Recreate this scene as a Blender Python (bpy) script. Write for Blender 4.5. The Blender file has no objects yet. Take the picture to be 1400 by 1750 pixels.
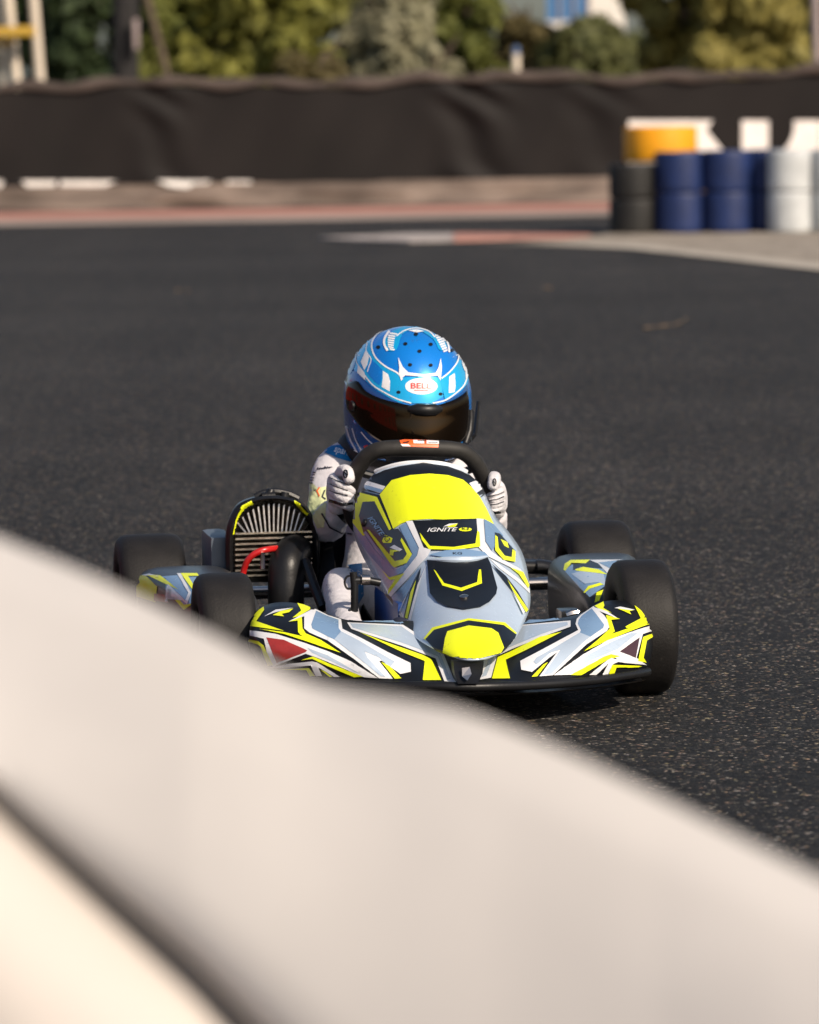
import bpy, bmesh, math, random
import numpy as np
from mathutils import Vector, Matrix
from mathutils.bvhtree import BVHTree
rad = math.radians
S = bpy.context.scene
COL = S.collection
random.seed(7)

# ------------------------------------------------------------------ camera
FPX, HCAM, ROLL = 8145.0, 1.18, rad(0.95)
PITCH = math.atan((875 - 122) / FPX)
FW = Vector((0, math.cos(PITCH), -math.sin(PITCH)))
R0 = Vector((1, 0, 0)); U0 = R0.cross(FW)
RT = R0 * math.cos(ROLL) - U0 * math.sin(ROLL)
UP = U0 * math.cos(ROLL) + R0 * math.sin(ROLL)
CAM = Vector((0, 0, HCAM))
cd = bpy.data.cameras.new('camera')
cam = bpy.data.objects.new('camera', cd); COL.objects.link(cam)
m = Matrix((RT, UP, -FW)).transposed().to_4x4(); m.translation = CAM
cam.matrix_world = m
cd.sensor_fit = 'HORIZONTAL'; cd.sensor_width = 24.0
cd.lens = 24.0 * FPX / 1400.0
cd.clip_start = 0.05; cd.clip_end = 1500
cd.dof.use_dof = True; cd.dof.focus_distance = 8.85
cd.dof.aperture_fstop = 5.0; cd.dof.aperture_blades = 0
S.camera = cam

# ------------------------------------------------------------------ light
SUN_AZ, SUN_EL = rad(40), rad(36)       # azimuth measured from behind the camera towards the right
TO_SUN = Vector((math.sin(SUN_AZ) * math.cos(SUN_EL), -math.cos(SUN_AZ) * math.cos(SUN_EL), math.sin(SUN_EL)))
W = bpy.data.worlds.new('World'); S.world = W; W.use_nodes = True
nt = W.node_tree; bg = nt.nodes['Background']
sky = nt.nodes.new('ShaderNodeTexSky'); sky.sky_type = 'NISHITA'; sky.sun_disc = False
sky.sun_elevation = SUN_EL; sky.sun_rotation = math.pi - SUN_AZ
sky.air_density = 1.0; sky.dust_density = 2.0; sky.ozone_density = 1.0
nt.links.new(sky.outputs[0], bg.inputs[0]); bg.inputs[1].default_value = 0.085
sl = bpy.data.lights.new('sun', 'SUN'); sl.energy = 4.0; sl.angle = rad(0.5); sl.color = (1.0, 0.86, 0.70)
so = bpy.data.objects.new('sun', sl); COL.objects.link(so)
so.rotation_euler = TO_SUN.to_track_quat('Z', 'Y').to_euler()
so.location = (10, -10, 20)
S.view_settings.view_transform = 'Standard'; S.view_settings.look = 'None'
S.view_settings.gamma = 1.0; S.view_settings.use_curve_mapping = False
S.view_settings.exposure = 0.35

# ------------------------------------------------------------------ measuring helpers
KA = rad(8.3); K0 = Vector((0.045, 8.9, 0))
EX = Vector((math.cos(KA), math.sin(KA), 0)); EY = Vector((-math.sin(KA), math.cos(KA), 0)); EZ = Vector((0, 0, 1))
def ray(px, py): return FW + RT * ((px - 700) / FPX) + UP * ((875 - py) / FPX)
def ground(px, py, z=0.0):
    d = ray(px, py); return CAM + d * ((z - HCAM) / d.z)
def at(px, py, Y):
    d = ray(px, py); return CAM + d * (Y / d.y)
def loc(v): return Vector((v.dot(EX), v.dot(EY), v.dot(EZ)))
CL = loc(CAM - K0)
def K(px, py, y):                        # a point of the photograph at depth y along the kart, in kart coordinates
    d = loc(ray(px, py)); return CL + d * ((y - CL.y) / d.y)

# ------------------------------------------------------------------ materials
def mat(name, col, rough=0.5, metal=0.0, coat=0.0, var=0.08, vscale=12.0, bump=0.0, bscale=80.0, spec=0.5, sheen=0.0, trans=0.0):
    M = bpy.data.materials.new(name); M.use_nodes = True
    n = M.node_tree; b = n.nodes['Principled BSDF']; L = n.links
    b.inputs['Roughness'].default_value = rough; b.inputs['Metallic'].default_value = metal
    b.inputs['Coat Weight'].default_value = coat; b.inputs['Coat Roughness'].default_value = 0.12
    b.inputs['Specular IOR Level'].default_value = spec
    if sheen: b.inputs['Sheen Weight'].default_value = sheen
    tc = n.nodes.new('ShaderNodeTexCoord')
    no = n.nodes.new('ShaderNodeTexNoise'); no.inputs['Scale'].default_value = vscale; no.inputs['Detail'].default_value = 5
    L.new(tc.outputs['Object'], no.inputs['Vector'])
    mr = n.nodes.new('ShaderNodeMapRange'); mr.inputs[1].default_value = 0.3; mr.inputs[2].default_value = 0.7
    mr.inputs[3].default_value = 1 - var; mr.inputs[4].default_value = 1 + var
    L.new(no.outputs['Fac'], mr.inputs[0])
    mx = n.nodes.new('ShaderNodeVectorMath'); mx.operation = 'SCALE'; mx.inputs[0].default_value = col[:3]
    L.new(mr.outputs[0], mx.inputs['Scale']); L.new(mx.outputs[0], b.inputs['Base Color'])
    if name.endswith('vinyl') or name.endswith('paint') or name.endswith('rubber'):
        wn = n.nodes.new('ShaderNodeTexNoise'); wn.inputs['Scale'].default_value = 70 if 'painted' not in name else 9; wn.inputs['Detail'].default_value = 9; wn.inputs['Roughness'].default_value = 0.75
        L.new(tc.outputs['Object'], wn.inputs['Vector'])
        wr = n.nodes.new('ShaderNodeMapRange'); wr.inputs[1].default_value = 0.60; wr.inputs[2].default_value = 0.72; wr.inputs[3].default_value = 0.0; wr.inputs[4].default_value = 0.55
        L.new(wn.outputs['Fac'], wr.inputs[0])
        wm = n.nodes.new('ShaderNodeMix'); wm.data_type = 'RGBA'; wm.inputs[7].default_value = (0.05, 0.045, 0.04, 1)
        L.new(wr.outputs[0], wm.inputs[0]); L.new(mx.outputs[0], wm.inputs[6]); L.new(wm.outputs[2], b.inputs['Base Color'])
        rr_ = n.nodes.new('ShaderNodeMapRange'); rr_.inputs[3].default_value = rough; rr_.inputs[4].default_value = min(1, rough + .3); L.new(wr.outputs[0], rr_.inputs[0]); L.new(rr_.outputs[0], b.inputs['Roughness'])
    if bump:
        bn = n.nodes.new('ShaderNodeTexNoise'); bn.inputs['Scale'].default_value = bscale; bn.inputs['Detail'].default_value = 4
        L.new(tc.outputs['Object'], bn.inputs['Vector'])
        bp = n.nodes.new('ShaderNodeBump'); bp.inputs['Strength'].default_value = bump; bp.inputs['Distance'].default_value = 0.01
        L.new(bn.outputs['Fac'], bp.inputs['Height']); L.new(bp.outputs[0], b.inputs['Normal'])
    return M

M = dict(
    yellow=mat('fluorescent_yellow_vinyl', (0.78, 0.86, 0.004), 0.45, 0, 0.12, 0.03),
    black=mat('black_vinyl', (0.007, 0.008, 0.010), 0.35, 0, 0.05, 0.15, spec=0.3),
    white=mat('white_vinyl', (0.74, 0.75, 0.77), 0.3, 0, 0.3, 0.04),
    silver=mat('silver_blue_vinyl', (0.50, 0.60, 0.72), 0.26, 0.2, 0.3, 0.05),
    steel=mat('steel_blue_vinyl', (0.19, 0.31, 0.48), 0.27, 0.1, 0.25, 0.06),
    grey=mat('charcoal_vinyl', (0.03, 0.032, 0.036), 0.35, 0, 0.15, 0.1),
    red=mat('red_vinyl', (0.36, 0.035, 0.03), 0.35, 0, 0.3, 0.2, 40),
    maroon=mat('dark_maroon_vinyl', (0.06, 0.025, 0.03), 0.3, 0, 0.3, 0.1),
    rubber=mat('tyre_rubber', (0.010, 0.009, 0.0088), 0.62, 0, 0, 0.35, 18, 0.10, 220, 0.3),
    plastic=mat('black_plastic', (0.009, 0.009, 0.010), 0.4, 0, 0, 0.2, 20, 0.05, 200, 0.35),
    frame=mat('black_steel_tube', (0.015, 0.015, 0.016), 0.3, 0.2, 0.2, 0.15),
    alu=mat('cast_aluminium', (0.62, 0.54, 0.45), 0.3, 0.95, 0, 0.2, 40, 0.1, 150),
    chrome=mat('polished_steel', (0.62, 0.56, 0.50), 0.16, 1.0, 0, 0.1, 30),
    gold=mat('brass_bronze_rim', (0.20, 0.18, 0.16), 0.35, 0.8, 0, 0.1),
    wire=mat('red_hose', (0.50, 0.012, 0.012), 0.35, 0, 0.3, 0.1),
    foam=mat('black_suede_grip', (0.018, 0.0165, 0.015), 0.62, 0, 0, 0.25, 60, 0.06, 300, 0.4),
    suit=mat('white_suit_cloth', (0.58, 0.56, 0.59), 0.8, 0, 0, 0.06, 25, 0.9, 20, 0.2, 0.2),
    glove=mat('white_glove_cloth', (0.60, 0.585, 0.61), 0.75, 0, 0, 0.08, 60, 0.4, 120, 0.2, 0.2),
    suitblue=mat('blue_suit_cloth', (0.012, 0.17, 0.42), 0.75, 0, 0, 0.1, 40, 0.3, 120, 0.2),
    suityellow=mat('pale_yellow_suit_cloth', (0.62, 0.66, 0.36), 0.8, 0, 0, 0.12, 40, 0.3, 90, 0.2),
    suitnavy=mat('navy_print', (0.01, 0.012, 0.03), 0.7),
    hblue=mat('metallic_blue_paint', (0.003, 0.215, 0.72), 0.26, 0.3, 0.9, 0.06, 6),
    hcyan=mat('cyan_blue_paint', (0.006, 0.42, 0.80), 0.26, 0.3, 0.9, 0.05, 6),
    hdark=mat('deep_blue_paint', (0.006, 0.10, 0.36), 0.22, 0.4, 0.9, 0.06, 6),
    hred=mat('red_lettering', (0.70, 0.03, 0.02), 0.4),
    orange=mat('orange_badge', (0.85, 0.12, 0.015), 0.4),
    visor=mat('dark_mirror_visor', (0.030, 0.0175, 0.009), 0.04, 0.9, 0.15, 0.05),
    tank=mat('grey_blue_plastic', (0.09, 0.11, 0.14), 0.4),
    tyreblue=mat('blue_painted_rubber', (0.004, 0.017, 0.085), 0.6, 0, 0, 0.2, 6, 0.2, 25),
    tyrewhite=mat('white_painted_rubber', (0.48, 0.50, 0.51), 0.6, 0, 0, 0.15, 6, 0.2, 25),
    tyreblack=mat('black_worn_rubber', (0.008, 0.0075, 0.007), 0.65, 0, 0, 0.4, 6, 0.2, 25),
    tyreyellow=mat('orange_yellow_painted_rubber', (0.78, 0.33, 0.004), 0.5, 0, 0, 0.1, 6, 0.2, 25),
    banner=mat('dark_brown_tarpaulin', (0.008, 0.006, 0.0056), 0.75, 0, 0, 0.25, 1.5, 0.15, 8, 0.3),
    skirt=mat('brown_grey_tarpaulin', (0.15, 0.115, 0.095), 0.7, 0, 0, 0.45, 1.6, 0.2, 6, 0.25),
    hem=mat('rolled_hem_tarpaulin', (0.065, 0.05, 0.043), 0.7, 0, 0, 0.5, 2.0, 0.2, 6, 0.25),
    letter=mat('white_banner_print', (0.82, 0.78, 0.74), 0.6),
    cream=mat('cream_painted_steel', (0.66, 0.57, 0.46), 0.5, 0, 0, 0.1, 3),
    mustard=mat('mustard_painted_steel', (0.42, 0.26, 0.03), 0.5, 0, 0, 0.15, 3),
    greypost=mat('grey_painted_steel', (0.30, 0.24, 0.23), 0.5, 0, 0, 0.1, 3),
    bark_dark=mat('dark_bark', (0.018, 0.016, 0.016), 0.9, 0, 0, 0.4, 6, 0.8, 12),
    bark=mat('brown_bark', (0.09, 0.065, 0.045), 0.9, 0, 0, 0.4, 6, 0.8, 12),
    postblue=mat('blue_cap', (0.03, 0.08, 0.2), 0.5),
    bwall=mat('white_rendered_wall', (0.70, 0.66, 0.60), 0.8, 0, 0, 0.06, 1),
    glass=mat('blue_window_glass', (0.07, 0.19, 0.40), 0.2),
    skylitpad=mat('cool_white_vinyl_cover', (0.53, 0.505, 0.485), 0.55, 0, 0, 0.07, 3.5, 0.06, 14, 0.3),  # cooler tint paints the sky-lit top into the cover colour
    sunlitpad=mat('warm_white_vinyl_cover', (0.55, 0.505, 0.465), 0.55, 0, 0, 0.07, 3.5, 0.06, 14, 0.3),  # warmer tint paints the sunlit face into the cover colour
    seam=mat('dark_seam_strap', (0.12, 0.095, 0.08), 0.7),
    redwall=mat('red_hoarding_paint', (0.40, 0.028, 0.02), 0.6),
    bluemetal=mat('dark_blue_plastic', (0.008, 0.045, 0.20), 0.4),
)

def asphalt_mat():
    A = bpy.data.materials.new('asphalt'); A.use_nodes = True
    n = A.node_tree; b = n.nodes['Principled BSDF']; L = n.links
    tc = n.nodes.new('ShaderNodeTexCoord')
    v = n.nodes.new('ShaderNodeTexVoronoi'); v.inputs['Scale'].default_value = 165
    L.new(tc.outputs['Object'], v.inputs['Vector'])
    sp = n.nodes.new('ShaderNodeSeparateColor'); L.new(v.outputs['Color'], sp.inputs[0])
    # stones: most are dark bitumen-coated, a few are pale and warm
    r = n.nodes.new('ShaderNodeValToRGB'); e = r.color_ramp.elements
    e[0].position = 0.0; e[0].color = (0.016, 0.017, 0.0185, 1); e[1].position = 1.0; e[1].color = (0.50, 0.39, 0.28, 1)
    for p, c in ((0.55, (0.025, 0.0255, 0.027, 1)), (0.82, (0.040, 0.039, 0.039, 1)), (0.91, (0.085, 0.072, 0.060, 1)), (0.965, (0.26, 0.20, 0.14, 1))):
        q = e.new(p); q.color = c
    L.new(sp.outputs['Red'], r.inputs['Fac'])
    big = n.nodes.new('ShaderNodeTexNoise'); big.inputs['Scale'].default_value = 0.6; big.inputs['Detail'].default_value = 7
    mp = n.nodes.new('ShaderNodeMapping'); mp.inputs['Scale'].default_value = (0.35, 1.0, 1.0); mp.inputs['Rotation'].default_value = (0, 0, rad(12))
    L.new(tc.outputs['Object'], mp.inputs['Vector']); L.new(mp.outputs[0], big.inputs['Vector'])
    mr = n.nodes.new('ShaderNodeMapRange'); mr.inputs[1].default_value = 0.3; mr.inputs[2].default_value = 0.7; mr.inputs[3].default_value = 0.52; mr.inputs[4].default_value = 0.74
    L.new(big.outputs['Fac'], mr.inputs[0])
    band = n.nodes.new('ShaderNodeTexNoise'); band.inputs['Scale'].default_value = 0.5; band.inputs['Detail'].default_value = 6; band.inputs['Roughness'].default_value = 0.65
    mpb = n.nodes.new('ShaderNodeMapping'); mpb.inputs['Scale'].default_value = (2.6, 0.16, 1.0); mpb.inputs['Rotation'].default_value = (0, 0, rad(-24))
    L.new(tc.outputs['Object'], mpb.inputs['Vector']); L.new(mpb.outputs[0], band.inputs['Vector'])
    mrb = n.nodes.new('ShaderNodeMapRange'); mrb.inputs[1].default_value = 0.35; mrb.inputs[2].default_value = 0.65; mrb.inputs[3].default_value = 0.84; mrb.inputs[4].default_value = 1.14
    L.new(band.outputs['Fac'], mrb.inputs[0])
    fine = n.nodes.new('ShaderNodeTexNoise'); fine.inputs['Scale'].default_value = 28; fine.inputs['Detail'].default_value = 3
    L.new(tc.outputs['Object'], fine.inputs['Vector'])
    mr2 = n.nodes.new('ShaderNodeMapRange'); mr2.inputs[1].default_value = 0.3; mr2.inputs[2].default_value = 0.7; mr2.inputs[3].default_value = 0.6; mr2.inputs[4].default_value = 1.5
    L.new(fine.outputs['Fac'], mr2.inputs[0])
    mu = n.nodes.new('ShaderNodeMath'); mu.operation = 'MULTIPLY'; L.new(mr.outputs[0], mu.inputs[0]); L.new(mr2.outputs[0], mu.inputs[1])
    mu3 = n.nodes.new('ShaderNodeMath'); mu3.operation = 'MULTIPLY'; L.new(mu.outputs[0], mu3.inputs[0]); L.new(mrb.outputs[0], mu3.inputs[1]); mu = mu3
    sc = n.nodes.new('ShaderNodeVectorMath'); sc.operation = 'SCALE'
    L.new(r.outputs['Color'], sc.inputs[0]); L.new(mu.outputs[0], sc.inputs['Scale'])
    hs = n.nodes.new('ShaderNodeHueSaturation'); mh = n.nodes.new('ShaderNodeMapRange'); mh.inputs[3].default_value = 0.46; mh.inputs[4].default_value = 0.54
    L.new(sp.outputs['Green'], mh.inputs[0]); L.new(mh.outputs[0], hs.inputs['Hue'])
    ms_ = n.nodes.new('ShaderNodeMapRange'); ms_.inputs[3].default_value = 0.3; ms_.inputs[4].default_value = 1.25
    L.new(sp.outputs['Blue'], ms_.inputs[0]); L.new(ms_.outputs[0], hs.inputs['Saturation'])
    L.new(sc.outputs[0], hs.inputs['Color']); L.new(hs.outputs[0], b.inputs['Base Color'])
    b.inputs['Roughness'].default_value = 0.8; b.inputs['Specular IOR Level'].default_value = 0.18
    bp = n.nodes.new('ShaderNodeBump'); bp.inputs['Strength'].default_value = 0.55; bp.inputs['Distance'].default_value = 0.004; bp.invert = True
    L.new(v.outputs['Distance'], bp.inputs['Height'])
    L.new(bp.outputs[0], b.inputs['Normal'])
    return A
def gravel_mat(name, cols, scale, bump=0.6):
    A = bpy.data.materials.new(name); A.use_nodes = True
    n = A.node_tree; b = n.nodes['Principled BSDF']; L = n.links
    tc = n.nodes.new('ShaderNodeTexCoord')
    no = n.nodes.new('ShaderNodeTexNoise'); no.inputs['Scale'].default_value = scale; no.inputs['Detail'].default_value = 8; no.inputs['Roughness'].default_value = 0.7
    L.new(tc.outputs['Object'], no.inputs['Vector'])
    r = n.nodes.new('ShaderNodeValToRGB'); e = r.color_ramp.elements
    e[0].position = 0.32; e[0].color = (*cols[0], 1); e[1].position = 0.68; e[1].color = (*cols[1], 1)
    L.new(no.outputs['Fac'], r.inputs['Fac']); L.new(r.outputs['Color'], b.inputs['Base Color'])
    b.inputs['Roughness'].default_value = 0.9; b.inputs['Specular IOR Level'].default_value = 0.15
    bp = n.nodes.new('ShaderNodeBump'); bp.inputs['Strength'].default_value = bump; bp.inputs['Distance'].default_value = 0.02
    L.new(no.outputs['Fac'], bp.inputs['Height']); L.new(bp.outputs[0], b.inputs['Normal'])
    return A
def leaf_mat(name, c0, c1):
    A = bpy.data.materials.new(name); A.use_nodes = True
    n = A.node_tree; b = n.nodes['Principled BSDF']; L = n.links
    tc = n.nodes.new('ShaderNodeTexCoord')
    no = n.nodes.new('ShaderNodeTexNoise'); no.inputs['Scale'].default_value = 1.6; no.inputs['Detail'].default_value = 3
    L.new(tc.outputs['Object'], no.inputs['Vector'])
    no2 = n.nodes.new('ShaderNodeTexNoise'); no2.inputs['Scale'].default_value = 9; no2.inputs['Detail'].default_value = 2
    L.new(tc.outputs['Object'], no2.inputs['Vector'])
    ad = n.nodes.new('ShaderNodeMath'); ad.operation = 'ADD'; L.new(no.outputs['Fac'], ad.inputs[0]); L.new(no2.outputs['Fac'], ad.inputs[1])
    r = n.nodes.new('ShaderNodeValToRGB'); e = r.color_ramp.elements
    e[0].position = 0.0; e[0].color = (*c0, 1); e[1].position = 1.0; e[1].color = (*c1, 1)
    mr = n.nodes.new('ShaderNodeMapRange'); mr.inputs[1].default_value = 0.75; mr.inputs[2].default_value = 1.25
    L.new(ad.outputs[0], mr.inputs[0]); L.new(mr.outputs[0], r.inputs['Fac'])
    L.new(r.outputs['Color'], b.inputs['Base Color'])
    b.inputs['Roughness'].default_value = 0.6; b.inputs['Specular IOR Level'].default_value = 0.25
    tl = n.nodes.new('ShaderNodeBsdfTranslucent'); L.new(r.outputs['Color'], tl.inputs['Color'])
    ms = n.nodes.new('ShaderNodeMixShader'); ms.inputs[0].default_value = 0.4
    L.new(b.outputs[0], ms.inputs[1]); L.new(tl.outputs[0], ms.inputs[2]); L.new(ms.outputs[0], n.nodes['Material Output'].inputs['Surface'])
    return A
M['asphalt'] = asphalt_mat()
M['dirt'] = gravel_mat('dry_earth', (( .09, .07, .05), (.2, .16, .11)), 1.5)
M['pebble'] = gravel_mat('pebble_concrete', ((.17, .145, .12), (.40, .35, .29)), 5.0)
M['beige'] = gravel_mat('dusty_concrete', ((.24, .20, .17), (.38, .31, .27)), 0.8, 0.2)
M['pink'] = gravel_mat('faded_red_paint', ((.36, .17, .14), (.47, .26, .21)), 1.2, 0.2)
M['kerbwhite'] = gravel_mat('worn_white_paint', ((.26, .23, .22), (.50, .45, .42)), 3.0, 0.2)
M['line'] = gravel_mat('dirty_white_line_paint', ((.30, .27, .23), (.52, .47, .40)), 3.0, 0.2)

# ------------------------------------------------------------------ mesh helpers
def finish(me, smooth=True, angle=40):
    if smooth:
        me.polygons.foreach_set('use_smooth', [True] * len(me.polygons))
        me.set_sharp_from_angle(angle=rad(angle))
    me.update()
def mesh(name, verts, faces, smooth=True, angle=40):
    me = bpy.data.meshes.new(name); me.from_pydata([tuple(v) for v in verts], [], faces)
    finish(me, smooth, angle); return me
def obj(name, me, m_, parent=None, off=None, label=None):
    if off is not None: me.transform(Matrix.Translation(-Vector(off)))
    o = bpy.data.objects.new(name, me); COL.objects.link(o)
    for q in (m_ if isinstance(m_, (list, tuple)) else [m_]): me.materials.append(q)
    if parent: o.parent = parent
    if label: o['label'] = label
    return o
def tag(o, label=None, cat=None, group=None, kind=None):
    for k, v in (('label', label), ('category', cat), ('group', group), ('kind', kind)):
        if v: o[k] = v
    return o
def thing(name, p, label, cat, rz=0.0, group=None):
    o = bpy.data.objects.new(name, None); COL.objects.link(o); o.empty_display_size = 0.1
    o.location = p; o.rotation_euler = (0, 0, rz)
    return tag(o, label, cat, group)
class MB:                                # collects shapes into one mesh
    def __init__(s): s.v = []; s.f = []
    def add(s, v, f):
        n = len(s.v); s.v += [Vector(q) for q in v]; s.f += [tuple(i + n for i in q) for q in f]; return s
    def box(s, a, b, bev=0.0):
        bm = bmesh.new(); bmesh.ops.create_cube(bm, size=1.0)
        a = Vector(a); b = Vector(b); c = (a + b) / 2; d = b - a
        for v in bm.verts: v.co = Vector((v.co.x * d.x, v.co.y * d.y, v.co.z * d.z)) + c
        if bev: bmesh.ops.bevel(bm, geom=bm.edges[:], offset=bev, segments=2, affect='EDGES', profile=0.7)
        bm.verts.index_update()
        s.add([v.co.copy() for v in bm.verts], [tuple(v.index for v in f.verts) for f in bm.faces]); bm.free(); return s
    def tube(s, pts, r, seg=10, closed=False):
        pts = [Vector(p) for p in pts]; n = len(pts); rs = r if isinstance(r, (list, tuple)) else [r] * n
        rings = []; up = None
        for i, p in enumerate(pts):
            a = pts[(i - 1) % n] if (closed or i > 0) else p
            b = pts[(i + 1) % n] if (closed or i < n - 1) else p
            t = (b - a).normalized()
            if up is None: up = t.orthogonal().normalized()
            up = (up - t * up.dot(t)).normalized(); w = t.cross(up)
            rings.append([p + (up * math.cos(2 * math.pi * k / seg) + w * math.sin(2 * math.pi * k / seg)) * rs[i] for k in range(seg)])
        v = [q for ring in rings for q in ring]; f = []
        for i in range(n if closed else n - 1):
            j = (i + 1) % n
            sh = 0
            if closed and j == 0:
                sh = min(range(seg), key=lambda k: (rings[i][0] - rings[0][k]).length)
            for k in range(seg):
                f.append((i * seg + k, i * seg + (k + 1) % seg, j * seg + (k + 1 + sh) % seg, j * seg + (k + sh) % seg))
        if not closed: f += [tuple(range(seg - 1, -1, -1)), tuple((n - 1) * seg + k for k in range(seg))]
        return s.add(v, f)
    def lathe(s, prof, c, axis='z', seg=32, close=True):
        v = []; f = []; n = len(prof); c = Vector(c)
        for k in range(seg):
            a = 2 * math.pi * k / seg; ca, sa = math.cos(a), math.sin(a)
            for r, h in prof:
                v.append(c + (Vector((r * ca, r * sa, h)) if axis == 'z' else Vector((h, r * ca, r * sa)) if axis == 'x' else Vector((r * ca, h, r * sa))))
        for k in range(seg):
            k2 = (k + 1) % seg
            for i in range(n if close else n - 1):
                i2 = (i + 1) % n
                f.append((k * n + i, k2 * n + i, k2 * n + i2, k * n + i2))
        return s.add(v, f)
    def grid(s, rows, closed=False):
        nr, nc = len(rows), len(rows[0]); v = [q for r in rows for q in r]; f = []
        for i in range(nr - 1):
            for j in range(nc if closed else nc - 1):
                j2 = (j + 1) % nc
                f.append((i * nc + j, i * nc + j2, (i + 1) * nc + j2, (i + 1) * nc + j))
        return s.add(v, f)
    def cap(s, ring):
        c = sum((Vector(q) for q in ring), Vector()) / len(ring); n = len(ring)
        return s.add(list(ring) + [c], [(i, (i + 1) % n, n) for i in range(n)])
    def prism(s, poly, d):               # polygon swept by vector d
        d = Vector(d); n = len(poly); a = [Vector(p) for p in poly]
        return s.add(a + [p + d for p in a], [tuple(range(n)), tuple(range(2 * n - 1, n - 1, -1))] + [(i, i + n, (i + 1) % n + n, (i + 1) % n) for i in range(n)])
    def me(s, name='mesh', smooth=True, angle=40, fix=True):
        me = mesh(name, s.v, s.f, smooth, angle)
        if fix:
            bm = bmesh.new(); bm.from_mesh(me); bmesh.ops.remove_doubles(bm, verts=bm.verts, dist=1e-6)
            bmesh.ops.recalc_face_normals(bm, faces=bm.faces); bm.to_mesh(me); bm.free(); finish(me, smooth, angle)
        return me
def catmull(pts, n, closed=False):
    pts = [Vector(p) for p in pts]; out = []; N = len(pts)
    for i in range(N if closed else N - 1):
        g = (lambda k: pts[k % N]) if closed else (lambda k: pts[max(0, min(N - 1, k))])
        a, b, c, d = g(i - 1), g(i), g(i + 1), g(i + 2)
        for k in range(n):
            t = k / n
            out.append(0.5 * ((2 * b) + (c - a) * t + (2 * a - 5 * b + 4 * c - d) * t * t + (3 * b - a - 3 * c + d) * t ** 3))
    if not closed: out.append(pts[-1])
    return out
def skin(name, chains, sub=2, root=None):  # chains: lists of (point, radius); points shared by value
    vs, idx, ed, rr = [], {}, [], []
    for ch in chains:
        prev = None
        for p, r in ch:
            key = tuple(round(q, 4) for q in p)
            if key not in idx: idx[key] = len(vs); vs.append(Vector(p)); rr.append(r)
            if prev is not None: ed.append((prev, idx[key]))
            prev = idx[key]
    me = bpy.data.meshes.new(name); me.from_pydata(vs, ed, [])
    o = bpy.data.objects.new(name, me); COL.objects.link(o)
    o.modifiers.new('s', 'SKIN'); 
    for i, sv in enumerate(me.skin_vertices[0].data):
        sv.radius = (rr[i], rr[i]) if not isinstance(rr[i], tuple) else rr[i]; sv.use_root = (i == 0)
    if sub:
        q = o.modifiers.new('d', 'SUBSURF'); q.levels = sub; q.render_levels = sub
    dg = bpy.context.evaluated_depsgraph_get(); dg.update()
    new = bpy.data.meshes.new_from_object(o.evaluated_get(dg)); bpy.data.objects.remove(o)
    finish(new, True, 180); return new
def bvh_of(me): 
    return BVHTree.FromPolygons([v.co.copy() for v in me.vertices], [tuple(p.vertices) for p in me.polygons])

# flat print and stickers: polygons drawn in the photograph's coordinates, cut into a grid and laid on the surface of a part
def strip(pts, w):
    pts = [Vector((p[0], p[1])) for p in pts]; L_, R_ = [], []
    for i, p in enumerate(pts):
        t = (pts[min(i + 1, len(pts) - 1)] - pts[max(i - 1, 0)]).normalized(); n_ = Vector((-t.y, t.x))
        ww = (w[i] if isinstance(w, (list, tuple)) else w) / 2
        L_.append(tuple(p + n_ * ww)); R_.append(tuple(p - n_ * ww))
    return L_ + R_[::-1]
def smoothline(pts, n=5): return [(q.x, q.y) for q in catmull([Vector((p[0], p[1], 0)) for p in pts], n)]
def ell(cx, cy, rx, ry, n=16): return [(cx + rx * math.cos(2 * math.pi * k / n), cy + ry * math.sin(2 * math.pi * k / n)) for k in range(n)]
def textpolys(txt, cx, cy, w, h, ang=0.0, shear=0.0):
    cu = bpy.data.curves.new('t', 'FONT'); cu.body = txt; cu.align_x = 'CENTER'; cu.align_y = 'CENTER'; cu.shear = shear; cu.offset = 0.012
    o = bpy.data.objects.new('t', cu); COL.objects.link(o)
    dg = bpy.context.evaluated_depsgraph_get(); dg.update()
    me = bpy.data.meshes.new_from_object(o.evaluated_get(dg)); bpy.data.objects.remove(o)
    xs = [v.co.x for v in me.vertices]; ys = [v.co.y for v in me.vertices]
    x0, x1, y0, y1 = min(xs), max(xs), min(ys), max(ys); ca, sa = math.cos(ang), math.sin(ang); out = []
    for p in me.polygons:
        q = []
        for i in p.vertices:
            v = me.vertices[i].co; a = ((v.x - x0) / (x1 - x0) - .5) * w; b = -((v.y - y0) / (y1 - y0) - .5) * h
            q.append((cx + a * ca - b * sa, cy + a * sa + b * ca))
        out.append(q)
    bpy.data.meshes.remove(me); return out
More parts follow.
